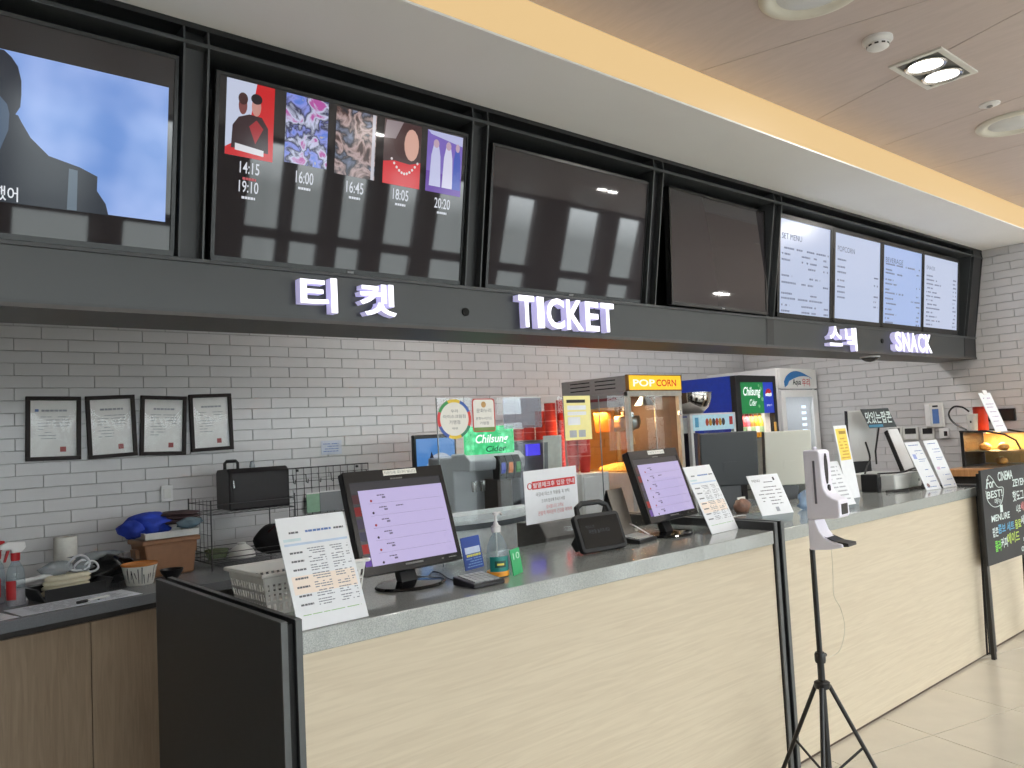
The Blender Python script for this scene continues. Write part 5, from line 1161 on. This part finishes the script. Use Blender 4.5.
bc = [((206, 70, 70), 'red', 'leftmost red drink bottle on the fridge shelf'), ((212, 96, 110), 'pink', 'pink drink bottle next to the red bottle on the fridge shelf'), ((226, 128, 60), 'orange', 'orange drink bottle in the middle of the fridge shelf'), ((232, 160, 50), 'amber', 'amber drink bottle right of the orange bottle on the fridge shelf'), ((236, 190, 70), 'yellow', 'rightmost yellow drink bottle on the fridge shelf')]
for k, (c_, nm, lb) in enumerate(bc):
    b = thing('drink_bottle', lb, 'bottle', (5.845 + .066 * k, FY + .075, 1.354), group='bottles in the drinks fridge'); b.scale = (.98, .98, .86)
    MB().lathe([(.028, 0), (.030, .004), (.030, .14), (.026, .165), (.013, .20), (.013, .215)], n=18).build('bottle_body', mat('drink_' + nm, c_, .2), b, smooth=True)
    MB().lathe([(.0155, .212), (.016, .232), (.012, .236)], n=14).build('cap', mat('cap_' + nm, tuple(int(v * .85) for v in c_), .4), b, smooth=True); MB().lathe([(.0305, .05), (.0306, .05), (.0306, .11), (.0305, .11)], n=18).build('label_band', paperw if k % 2 else mat('pale_green_label', (170, 200, 150), .5), b)
# white freezer
FX0, FX1, FT = 6.325, 6.965, 1.95
t = thing('upright_white_freezer', 'tall white glass door freezer in the corner with a blue swoosh header', 'freezer', ((FX0 + FX1) / 2, FY, 0)); fw = (FX1 - FX0) / 2
fwm = mat('freezer_white', (232, 230, 226), .35, var=.01)
for s_ in (-1, 1): MB().box(s_ * fw - (.04 if s_ > 0 else 0), s_ * fw + (.04 if s_ < 0 else 0), .02, .76, .06, FT).build('side_panel', fwm, t, bevel=.003)
MB().box(-fw + .04, fw - .04, .02, .76, FT - .03, FT).build('top_panel', fwm, t); MB().box(-fw + .04, fw - .04, .72, .76, .06, FT - .03).build('back_panel', mat('freezer_inner', (206, 212, 224), .4), t); MB().box(-fw + .04, fw - .04, .02, .72, .0, .16).build('base', mat('freezer_base', (120, 120, 120), .5), t)
hd = MB().box(-fw + .01, fw - .01, -.012, .02, FT - .185, FT - .008).build('header', fwm, t, bevel=.004)
arc1 = [(-.20 + .40 * k / 14, FT - .135 + .105 * sin(pi * (k / 14) ** .62 * .86)) for k in range(15)]
MB().poly([(-.245, FT - .175), (-.255, FT - .12)] + [(-.25 + .48 * k / 14, FT - .12 + .095 * sin(pi * (.02 + .88 * k / 14) ** .75)) for k in range(1, 15)] + [(.235 - .40 * k / 12, FT - .085 + .02 * sin(pi * k / 12) - .03 * (k / 12) ** 2) for k in range(1, 13)] + [(-.195, FT - .15)], -.0125).build('swoosh', mat('swoosh_blue', (40, 118, 184), .4), hd, recalc=False)
text(MB(), 'Aqua', -.11, .03, FT - .165, FT - .098, -.0128, bold=.02).build('brand_word', inkd, hd, recalc=False); text(MB(), '우리', .05, .185, FT - .163, FT - .092, -.0128, bold=.01).build('brand_word', inkr, hd, recalc=False)
MB().box(-fw + .01, -fw + .075, -.012, .02, .14, FT - .20).box(fw - .095, fw - .01, -.012, .02, .14, FT - .20).box(-fw + .075, fw - .095, -.012, .02, FT - .26, FT - .20).box(-fw + .075, fw - .095, -.012, .02, .14, .20).build('door_frame', fwm, t, bevel=.003)
MB().box(-fw + .075, fw - .095, .002, .008, .20, FT - .26).build('door_glass', screen_acrylic, t)
for k in range(9): B(t, 'light_bar', glow('freezer_light', (226, 236, 255), 1.5), fw - .16, fw - .105, .06, .075, FT - .36 - .055 * k, FT - .335 - .055 * k)
B(t, 'inner_tray', glow('freezer_tray_light', (226, 234, 250), .9), -fw + .08, fw - .22, .30, .32, 1.30, 1.325); 
for z in (1.26, .9, .55): B(t, 'shelf', mat('shelf_white', (200, 204, 212), .4), -fw + .045, fw - .045, .08, .70, z, z + .012)
ld = bpy.data.lights.new('freezer_lamp', 'AREA'); ld.size = .3; ld.energy = 1.2; ld.color = (.85, .9, 1); lo = bpy.data.objects.new('freezer_lamp', ld); COL.objects.link(lo); lo.parent = t; lo.location = (0, .2, FT - .22)

# ================================================================== ON THE SNACK COUNTER
def pos_back(name, label, c, yaw, w, h, zb, mt, tilt=4):
    t = thing(name, label, 'till screen', (c[0], c[1], .731), yaw, 0)
    tl = RD(-tilt)
    def T(mb): mb.v = [(v[0], v[1] * cos(tl) + v[2] * sin(tl), v[2] * cos(tl) - v[1] * sin(tl) + zb - .731) for v in mb.v]; return mb
    T(MB().box(-w / 2, w / 2, 0, .035, 0, h)).build('back_cover', mt, t, bevel=.006)
    T(MB().box(-w / 2 + .01, w / 2 - .01, .035, .040, .02, h - .02)).build('screen', scr_off, t)
    T(MB().box(-w / 2 - .004, -w / 2, .002, .036, 0, h)).build('side_edge', black, t)
    MB().prism([(.0, 0), (.16, 0), (.16, .02), (.06, .04), (.05, zb - .731 + .08), (.036, zb - .731 + .08)], -.07, .07, 'x').build('stand', black, t, bevel=.003)
    T(MB().box(-w * .12, w * .12, -.002, 0, h * .30, h * .45)).build('cover_plate', mt, t)
    return t
p = onY(731, 488, 2.68); pos_back('till_screen', 'dark grey back of a till screen between the two counters', (p.x, 2.68), -36, .335, .305, p.z + .012, mat('till_charcoal', (58, 62, 65), .5, var=.03, scale=3))
p = onY(790, 486, 2.68); pos_back('till_screen', 'pale grey back of a till screen on the snack counter', (p.x, 2.68), -36, .298, .335, p.z + .006, mat('till_pale', (206, 206, 194), .45, var=.015, scale=3))
def writing(t, w, h, rows, seed=0, y=-.0004, mt=ink):
    mb = MB()
    for i, (z, x0, x1, hh) in enumerate(rows): dashes(mb, w * x0, w * x1, h * z, h * hh, y, .85, seed + i, .006, .02)
    return tag(mb.build('print_lines', mt, t.children[0], recalc=False), kind='stuff')
def holder_base(t, w, tilt, z):
    """clear foot block between card and counter"""
    pass
def box_stand(label, c, yaw, tilt, w, h, z, mt=paper):
    b = thing('menu_holder', label, 'menu holder', (c[0], c[1], TOP), yaw)
    tl = RD(tilt); zz = z - TOP
    def T(mb): mb.v = [(v[0], v[1] * cos(tl) + v[2] * sin(tl), v[2] * cos(tl) - v[1] * sin(tl) + zz) for v in mb.v]; return mb
    s = T(MB().box(-w / 2, w / 2, 0, .003, 0, h)).build('sheet', mt, b)
    MB().prism([(.012, 0), (.12, 0), (.10, zz + .004), (.0, zz)], -w / 2, w / 2, 'x').build('clear_block', haze, b)
    d = h * .75; top = (d * sin(tl) + .004, d * cos(tl) + zz)
    MB().prism([top, (top[0] + .003, top[1]), (.122, .0), (.118, 0)], -w * .4, w * .4, 'x').build('back_leg', clear, b)
    return b, s, T
b, s, T = box_stand('square white menu sheet in a clear holder left of the sanitiser stand', (3.335, 2.053), -12, 25.6, .200, .200, 1.06)
mb = T(text(MB(), 'MENU', -.08, -.03, .165, .178, -.0004)); dashes(mb, 0, 0, 0, 0, 0); mb.build('title_text', ink, s, recalc=False)
mb = MB(); rr = [(.16, -.01, .05), (.135, -.03, .06), (.118, -.07, .08), (.100, -.07, .08), (.082, -.06, .07), (.066, -.06, .05), (.05, -.03, .06)]
for i, (z, a, b_) in enumerate(rr): dashes(mb, a, b_, z, .004, -.0004, .8, i, .006, .02)
tag(T(mb).build('print_lines', ink, s, recalc=False), kind='stuff'); T(MB().flat(.0, .022, .014, .036, -.0004)).build('stamp_print', inkl, s, recalc=False); T(MB().flat(.055, .066, .168, .184, -.0004)).build('stamp_print', inkd, s, recalc=False)
b, s, T = box_stand('tall white card with a yellow upper half on the snack counter', (4.128, 2.085), 2.5, 7.2, .150, .392, 1.06, paper)
T(MB().flat(-.062, .060, .205, .375, -.0004)).build('yellow_block', mat('card_yellow', (240, 214, 96), .6), s, recalc=False)
T(MB().flat(-.03, .05, .345, .362, -.0008)).build('heading_bar', mat('card_brown', (176, 140, 60), .6), s, recalc=False)
mb = MB()
for i in range(7): dashes(mb, -.045, .045, .215 + .017 * i, .007, -.0008, .8, i, .01, .02)
tag(T(mb).build('print_lines', mat('card_ochre', (206, 160, 60), .6), s, recalc=False), kind='stuff')
b, s, T = box_stand('low white menu sheet half hidden by the sanitiser stand', (3.975, 2.045), -6, 22, .150, .240, 1.04)
mb = MB()
for i in range(9): dashes(mb, -.05, .05, .03 + .022 * i, .007, -.0004, .8, i, .008, .02)
tag(T(mb).build('print_lines', inkl, s, recalc=False), kind='stuff')
for lb, c_, yw, tl_, w, h, sd in (('narrow white menu sheet, left one of the pair at the far counter end', (5.140, 2.085), -10, 23, .150, .318, 3), ('narrow white menu sheet, right one of the pair at the far counter end', (5.296, 2.050), -9.6, 20.5, .146, .316, 8)):
    t = lean_card('menu_sheet_stand', lb, 'menu sheet', c_, yw, tl_, w, h)
    writing(t, w, h, [(.92, -.35, .35, .016), (.80, -.1, .38, .014), (.74, -.1, .38, .010), (.62, -.1, .40, .012), (.58, -.1, .3, .010), (.40, -.05, .25, .016), (.26, -.15, .40, .012), (.16, .0, .40, .014), (.05, -.38, .42, .014)], sd, mt=inkb)
    MB().flat(-w * .36, -w * .14, h * (.64 if sd == 3 else .38), h * (.74 if sd == 3 else .44), -.0004).build('picture_print', mat('print_lavender', (150, 164, 214), .6) if sd == 3 else mat('print_pink', (206, 180, 206), .6), t.children[0], recalc=False)
    if sd == 3: MB().poly([(-w * .26 + .014 * cos(2 * pi * k / 14), h * .09 + .014 * sin(2 * pi * k / 14)) for k in range(14)], -.0004).build('round_print', mat('print_brown', (140, 110, 110), .6), t.children[0], recalc=False)
# till with customer display at the right
p = onY(866, 465, 2.50); pos_back('till_screen', 'white back of a till screen at the far end of the snack counter', (5.315, 2.600), -36, .195, .345, 1.185, mat('till_white', (216, 216, 214), .4, var=.015, scale=3))
t = thing('tilted_price_sign', 'black card with white and blue lettering on top of the far till', 'sign card', (*onY(881, 427.5, 2.44)[:2], onY(881, 427.5, 2.44).z), -34, 16)
w, h = .225, .132
MB().prism([(-w / 2 + .035, 0), (w / 2, 0), (w / 2 - .03, h), (-w / 2, h)], 0, .006, 'y').build('card', mat('charcoal_card', (52, 58, 60), .5), t)
MB().flat(-w * .36, w * .08, .004, .022, -.0006).build('blue_strip', mat('card_blue', (64, 130, 160), .5), t, recalc=False)
text(MB(), '맛있는팝콘', -w * .40, w * .40, .030, .112, -.0006, bold=.02).build('card_lettering', mat('chalk_white', (206, 220, 218), .6), t, recalc=False)
MB().tube([(0, .008, .05), (0, .03, 0), (.02, .16, -.12), (.03, .20, -.20)], .006, 8).build('support_arm', black, t)
t = thing('customer_display', 'narrow white customer display slab leaning on the far till', 'display', (5.325, 2.30, 1.125), -22, 24)
MB().box(-.045, .045, 0, .022, 0, .30).build('slab', white, t, bevel=.006); MB().box(-.052, -.045, .0, .03, 0, .29).build('side_edge', black, t); MB().box(-.055, .055, -.001, .04, -.012, 0).build('foot', black, t)
t = thing('cash_drawer', 'low pale grey cash drawer under the far till', 'cash drawer', (5.155, 2.375, TOP), 0); MB().box(-.19, .19, -.13, .18, 0, .10).build('body', mat('drawer_pale', (200, 202, 200), .5, var=.02), t, bevel=.004); B(t, 'front_plate', offwhite, -.185, .185, -.134, -.13, .01, .09, bevel=.002); B(t, 'lock', steel, .14, .155, -.138, -.134, .04, .055)
t = thing('power_adapter', 'black power adapter among the cables of the far till', 'power adapter', (4.90, 2.36, TOP), 10); B(t, 'body', black, -.035, .035, -.05, .05, 0, .11, bevel=.006); B(t, 'plug_face', blackm, -.025, .025, -.053, -.05, .02, .09)
for i, (lb, P) in enumerate((('thick black cable lying along the front of the cash drawer', [(4.86, 2.25, TOP + .008), (5.0, 2.205, TOP + .008), (5.12, 2.20, TOP + .008), (5.25, 2.19, TOP + .008)]),
                             ('black cable arching from the adapter over the cash drawer', [(4.93, 2.33, TOP + .11), (5.02, 2.22, TOP + .115), (5.16, 2.21, TOP + .128), (5.33, 2.22, TOP + .125)]),
                             ('black cable hanging behind the far till screen', [(4.94, 2.42, TOP + .09), (5.03, 2.44, TOP + .15), (5.12, 2.46, TOP + .20), (5.16, 2.50, TOP + .30)]),
                             ('black cable looping on the counter beside the adapter', [(4.88, 2.22, TOP + .006), (4.95, 2.17, TOP + .006), (5.03, 2.19, TOP + .006), (5.02, 2.23, TOP + .006), (4.93, 2.24, TOP + .006)]))):
    cable(lb, smooth_pts(P), (.008, .006, .006, .004)[i])
t = thing('card_reader', 'black card reader with a stand beside the dark till screen', 'card reader', (3.36, 2.38, TOP), -20, 20); MB().box(-.035, .035, 0, .03, 0, .15).build('body', black, t, bevel=.005); B(t, 'screen', mat('reader_grey', (150, 156, 160), .2), -.026, .026, -.002, 0, .10, .135); 
for i in range(3):
    for j in range(4): B(t, 'key', mat('key_grey', (90, 92, 96), .5), -.026 + .019 * i, -.012 + .019 * i, -.003, 0, .02 + .018 * j, .032 + .018 * j)
cable('white thin cable behind the square menu sheet', smooth_pts([(3.28, 2.34, TOP + .004), (3.38, 2.28, TOP + .02), (3.46, 2.25, TOP + .004), (3.56, 2.20, TOP + .004)]), .003, white)
t = thing('candy_bag', 'small brown snack bag behind the square menu sheet', 'snack bag', (3.62, 2.44, TOP)); MB().blob((0, 0, .035), (.05, .04, .04), amp=.2, seed=71, flatz=0).build('bag_body', mat('snack_pink', (130, 96, 80), .4, var=.3, scale=30), t, smooth='all'); B(t, 'seal_strip', paperw, -.035, .035, -.002, .002, .070, .082)
t = thing('clear_wrapper', 'crumpled light blue clear wrapper beside the sanitiser stand', 'wrapper', (3.90, 2.22, TOP)); MB().blob((0, 0, .045), (.06, .05, .055), n=16, mth=9, amp=.5, seed=73, flatz=0).build('wrapper_fold', glass('blue_wrap', (204, 222, 240), clear=.7, rough=.1), t, smooth='all'); MB().blob((.03, -.02, .09), (.03, .03, .025), n=12, mth=7, amp=.5, seed=74).build('wrapper_fold', MATS['blue_wrap'], t, smooth='all')

# ================================================================== SANITISER STAND
t = thing('sanitiser_stand', 'white automatic hand sanitiser dispenser on a black tripod', 'sanitiser stand', (2.928, 1.665, 0), 4)
lav = mat('dispenser_white', (234, 232, 244), .3, var=.01)
zb = .985
def off(mb, dx=.012, dy=-.042): mb.v = [(v[0] * .92 + dx, v[1] * .74 + dy, zb + (v[2] - zb) * .90) for v in mb.v]; return mb
curve = [(-.045, .285), (-.050, .262), (-.066, .240), (-.092, .226), (-.118, .218)]
prof = [(.05, .430), (-.028, .430), (-.040, .420), (-.043, .36)] + curve + [(-.124, .210), (-.126, .152), (-.118, .140), (.05, .130)]
off(MB().prism([(y, z + zb) for y, z in prof], -.050, .050, 'x')).build('body', lav, t, bevel=.008, seg=3)
arm = [(.05, .130), (.012, .130), (.004, .110), (-.010, .080), (-.034, .055), (-.068, .040), (-.125, .032), (-.128, .018), (-.06, .006), (.02, .0), (.05, .0)]
off(MB().prism([(y, z + zb) for y, z in arm], -.048, .048, 'x')).build('drip_arm', lav, t, bevel=.004)
off(MB().prism([(y, z + zb) for y, z in ((-.040, .0555), (-.07, .0435), (-.152, .036), (-.154, .022), (-.128, .020), (-.10, .036))], -.040, .040, 'x')).build('drip_tray', black, t, bevel=.003)
off(MB().box(-.0525, -.0500, -.012, .000, zb + .20, zb + .385)).build('side_window', mat('slot_grey', (104, 102, 112), .3), t, bevel=.001)
off(MB().prism([(p[0] * .016, p[1] * .07 + zb + .345) for p in [(cos(q), max(-1, min(1, 1.0 * sin(q)))) for q in [2 * pi * k / 20 for k in range(20)]]], -.0455, -.0425, 'y')).build('front_window', mat('slot_black', (36, 34, 40), .2), t)
off(MB().prism([(p[0] * .010, p[1] * .018 + zb + .262) for p in oval(0, 0, 1, 1, 14)], -.057, -.048, 'y')).build('lower_window', MATS['slot_black'], t)
off(MB().box(-.030, .030, -.1285, -.1255, zb + .155, zb + .200)).build('sensor_window', MATS['slot_black'], t, bevel=.002)
off(MB().lathe([(.012, .43), (.012, .438), (.006, .444), (.002, .444)], (0, .01, zb), 14)).build('lock_cap', lav, t, smooth=True)
MB().cyl((0, 0, .42), (0, 0, zb), .0105, 14).build('pole', black, t, smooth=True)
MB().cyl((0, 0, .10), (0, 0, .56), .0135, 14).build('outer_pole', black, t, smooth=True)
MB().lathe([(.019, 0), (.021, .008), (.021, .032), (.017, .04)], (0, 0, .545), 18).build('clamp_collar', black, t, smooth=True); MB().cyl((.02, 0, .565), (.045, 0, .565), .008, 10).build('clamp_knob', black, t, smooth=True)
MB().lathe([(.028, 0), (.030, .006), (.030, .022), (.020, .028)], (0, 0, .448), 18).build('leg_hub', black, t, smooth=True)
for k, q in enumerate((RD(-41), RD(79), RD(199))):
    d = Vector((cos(q), sin(q), 0))
    hub = Vector((0, 0, .455)) + d * .028; foot = d * .245 + Vector((0, 0, .012))
    lg = MB().tube([hub, foot], .0085, 10).build('leg', black, t, smooth=True)
    MB().cyl(foot - Vector((0, 0, .012)), foot + Vector((0, 0, .012)), .013, 12).build('rubber_foot', blackm, lg)
    mid = hub.lerp(foot, .55); MB().tube([mid, Vector((0, 0, .115)) + d * .014], .005, 8).build('leg_brace', black, t)
MB().lathe([(.020, 0), (.020, .022), (.016, .026)], (0, 0, .105), 16).build('brace_collar', black, t, smooth=True)
cable('thin pale wire hanging from the sanitiser dispenser', smooth_pts([(2.975, 1.61, .987), (2.99, 1.62, .88), (2.985, 1.62, .80), (3.03, 1.62, .74), (3.05, 1.62, .66), (3.02, 1.63, .58), (2.97, 1.655, .556), (2.952, 1.661, .56)]), .0014, mat('pale_wire', (200, 196, 180), .5))

# ================================================================== RIGHT-HAND END
# chalkboard
t = thing('chalkboard_easel', 'black chalkboard with white blue and green lettering beside the snack counter', 'chalkboard', (5.605, 1.845, 0), -2)
w, z0, h = .70, .556, .572
bd = MB().box(-w / 2, w / 2, 0, .014, z0, z0 + h).build('board', mat('chalk_black', (44, 45, 47), .6, var=.12, scale=8), t, bevel=.002)
for s_ in (-1, 1): MB().box(s_ * (w / 2 - .03) - .014, s_ * (w / 2 - .03) + .014, .016, .036, 0, z0 + h - .02).build('leg', black, t); MB().tube([(s_ * (w / 2 - .03), .036, z0 + h - .08), (s_ * (w / 2 - .03), .062, .02)], .006, 8).build('rear_leg', black, t)
B(t, 'cross_bar', black, -w / 2 + .03, w / 2 - .03, .018, .034, z0 + .04, z0 + .07)
ck = mat('chalk_white', (206, 220, 218), .6); ckb = mat('chalk_blue', (90, 160, 200), .6); ckg = mat('chalk_green', (110, 206, 70), .6); ckr = mat('chalk_pink', (206, 120, 120), .6); cky = mat('chalk_lime', (180, 206, 90), .6)
def bt(s, x0, x1, v0, v1, mt, bold=.02): text(MB(), s, -w / 2 + w * x0, -w / 2 + w * x1, z0 + h * v0, z0 + h * v1, -.0006, bold=bold).build('chalk_word', mt, bd, recalc=False)
bt('CINEMA', .35, .68, .855, .955, ck); bt('ZEYEN', .66, .96, .765, .845, ck); bt('For', .10, .26, .80, .90, ck); bt('BEST!', .09, .42, .69, .77, ck); bt('메뉴', .24, .38, .62, .68, ck, .01)
bt('1', .34, .40, .52, .60, ck); bt('MENURE', .14, .54, .44, .51, ck); bt('핫도그', .64, .90, .60, .72, ck, .02); bt('나초', .70, .80, .47, .56, ck, .02); bt('세트', .80, .96, .48, .58, ckr, .02)
bt('팝콘', .14, .26, .28, .38, ck, .02); bt('콤보 세트', .26, .62, .30, .40, ckb, .02); bt('음료', .64, .78, .30, .40, cky, .02); bt('세트', .78, .96, .33, .43, ck, .02); bt('콜라', .17, .30, .12, .24, ckg, .02); bt('커피', .30, .44, .14, .25, ck, .02); bt('에이드', .44, .72, .16, .28, cky, .02); bt('맛있', .80, .96, .11, .19, ck, .02); bt('어요', .74, .96, .02, .10, ck, .02)
MB().tube(smooth_pts([(-w / 2 + w * u, -.001, z0 + h * v) for u, v in ((.08, .80), (.14, .93), (.22, .90), (.32, .80), (.44, .78), (.42, .68), (.34, .60), (.20, .60), (.09, .68), (.07, .78))], 5), .0022, 5).build('chalk_ring', ck, bd)
# wood bar with showcase
t = thing('wood_bar_counter', 'narrow warm wood topped bar against the end wall', 'bar counter', (6.70, 2.25, 0))
MB().box(-.32, .315, -.23, .24, 1.005, 1.06).build('wood_top', mat('warm_wood', (186, 132, 84), .35, var=.0, scale=6, stretch=(1, 8, 1), kind='wood', rgb2=(206, 154, 104)), t, bevel=.004); MB().box(-.28, .315, -.22, .22, 0, 1.005).build('dark_body', mat('bar_dark', (40, 36, 34), .5), t); B(t, 'plinth', blackm, -.26, .31, -.21, .21, 0, .06)
t = thing('heated_showcase', 'small glass showcase with warm light and a black frame on the wood bar', 'showcase', (6.70, 2.215, 1.06)); W2, D2, H = .20, .205, .275
MB().box(-W2, W2, D2 - .025, D2, 0, H).build('side_wall', black, t, bevel=.003)
MB().prism([(-D2, .0), (-D2 + .02, 0), (-D2 + .02, .01), (D2, .01), (D2, 0), (D2, -.0)], -W2, W2, 'x'); MB().box(-W2, W2, -D2, D2, 0, .014).build('floor_plate', steel, t)
top = [(D2, H), (.02, H - .004), (-.10, H - .03), (-.17, H - .075), (-.195, H - .14), (-.20, .02)]
mb = MB()
for i in range(len(top) - 1): mb.quad((-W2, *top[i]), (W2, *top[i]), (W2, *top[i + 1]), (-W2, *top[i + 1]))
mb.build('curved_glass', clear, t, smooth='all')
for x in (-W2, W2): MB().tube([(x, *p) for p in top[:5]], .007, 8).build('frame_rail', black, t, smooth=True)
MB().box(-W2 - .002, -W2 + .002, -.19, D2 - .03, .016, H - .04).build('side_glass', clear, t); MB().box(W2 - .012, W2 - .004, -.19, D2 - .03, .016, H - .03).build('back_plate', mat('warm_reflector', (216, 170, 100), .3), t); B(t, 'inner_shelf', steel, -W2 + .02, W2 - .02, -.15, D2 - .03, .12, .124)
ld = bpy.data.lights.new('showcase_lamp', 'AREA'); ld.size = .12; ld.energy = 6; ld.color = (1, .66, .32); lo = bpy.data.objects.new('showcase_lamp', ld); COL.objects.link(lo); lo.parent = t; lo.location = (0, .02, H - .03)
B(t, 'lamp_tube', glow('showcase_tube', (255, 200, 110), 3.0), -.12, .12, .03, .05, H - .022, H - .012)
for i, (x, y, z, lb) in enumerate(((-.07, .08, .125, 'golden pastry at the back of the showcase shelf'), (-.06, -.04, .125, 'golden pastry at the front of the showcase shelf'), (.06, .02, .015, 'golden pastry on the showcase floor'))):
    b = thing('pastry', lb, 'pastry', (6.70 + x, 2.215 + y, 1.06 + z)); MB().blob((0, 0, .025), (.045, .04, .03), amp=.2, seed=80 + i, flatz=0).build('crust', mat('pastry_gold', (206, 140, 60), .6, var=.25, scale=40), b, smooth='all'); MB().blob((0, 0, .05), (.02, .018, .008), n=10, mth=6, amp=.2, seed=90 + i).build('topping', mat('pastry_cream', (240, 214, 150), .6), b, smooth='all')
a = onX(971, 429, 6.60)
t = thing('white_cup', 'white paper cup standing on the showcase', 'cup', (6.62, 2.365, 1.06 + .276)); MB().lathe([(.030, 0), (.031, .003), (.040, .125), (.038, .125), (.029, .006)], n=22).build('cup_wall', offwhite, t, smooth=True); MB().lathe([(.0395, .123), (.0415, .127), (.0385, .129)], n=22).build('rim', white, t, smooth=True); MB().flat(-.004, .004, .055, .075, 0); B(t, 'logo_print', inkd, -.0375, -.0365, -.006, .006, .06, .078)
t = thing('red_canister', 'red canister behind the white cup on the showcase', 'canister', (6.73, 2.345, 1.06 + .276)); MB().lathe([(.048, 0), (.05, .004), (.05, .165), (.046, .17)], n=24).build('can_wall', mat('canister_red', (214, 62, 36), .4), t, smooth=True); MB().lathe([(.051, .160), (.052, .164), (.05, .178), (.03, .182), (.002, .182)], n=24).build('lid', mat('canister_lid', (196, 50, 32), .4), t, smooth=True)
t = lean_card('notice_sheet', 'tall white notice leaning on top of the showcase', 'notice', (6.62, 2.20), -12, 20, .150, .315, paper, back=False, z=1.06 + .262); t.location.y = 2.17; writing(t, .150, .315, [(.85, -.3, .3, .02), (.70, -.3, .35, .015), (.62, -.3, .3, .015), (.5, -.3, .3, .015), (.38, -.2, .3, .015), (.26, -.3, .2, .015), (.14, -.3, .3, .012)], 5, mt=mat('notice_violet', (150, 110, 160), .6))
B(t, 'top_clip', white, -.02, .035, -.004, .006, .30, .335)
cable('black cable looping up behind the white cup', smooth_pts([(6.66, 2.43, 1.345), (6.70, 2.53, 1.40), (6.72, 2.57, 1.47), (6.72, 2.53, 1.525), (6.70, 2.46, 1.52), (6.66, 2.40, 1.485)]), .007)
# fittings on the end wall
def endplate(name, label, cat, p0, p1, mt, d=.02, bevel=.003):
    a, b = onX(*p0, XE), onX(*p1, XE); t = thing(name, label, cat, (XE - .001, (a.y + b.y) / 2, min(a.z, b.z))); hy, h = abs(a.y - b.y) / 2, abs(a.z - b.z)
    B(t, 'plate', mt, -d, 0, -hy, hy, 0, h, bevel=bevel); return t, hy, h
t, hy, h = endplate('wall_intercom', 'white wall phone with a blue screen above the sockets', 'intercom', (927.5, 427.5), (943.5, 402.5), offwhite, .03); B(t, 'blue_screen', mat('intercom_blue', (80, 110, 160), .3, emit=(70, 100, 160), estr=.25), -.032, -.03, -hy * .55, hy * .15, h * .15, h * .75); B(t, 'speaker_slot', inkd, -.032, -.03, -hy * .5, hy * .1, h * .83, h * .90); B(t, 'handset', white, -.045, -.03, hy * .35, hy * .92, h * .05, h * .95, bevel=.004)
for i, (p0, p1, lb) in enumerate((((888, 440), (902.5, 427), 'left wall socket with a dark window behind the till'), ((904, 440), (918.5, 427), 'middle wall socket with a dark window under the wall phone'), ((922, 440), (934.5, 427), 'right wall socket with a dark window under the wall phone'))):
    t, hy, h = endplate('wall_socket', lb, 'socket', p0, p1, offwhite, .012); B(t, 'dark_window', mat('window_dark', (44, 42, 44), .3), -.014, -.012, -hy * .7, hy * .7, h * .48, h * .92); B(t, 'lower_cover', white, -.014, -.012, -hy * .7, hy * .7, h * .08, h * .40)
t, hy, h = endplate('wall_sensor', 'small white wall sensor with a black lens right of the sockets', 'sensor', (941, 438), (949, 428), white, .03); B(t, 'lens', black, -.034, -.03, -hy * .9, -hy * .1, h * .2, h * .7, bevel=.002)
t, hy, h = endplate('wall_speaker_bar', 'black oblong device on the end wall behind the leaning notice', 'wall device', (987, 421.5), (1016, 408), black, .03, .006); B(t, 'front_grille', blackm, -.033, -.03, -hy * .9, hy * .9, h * .15, h * .85)
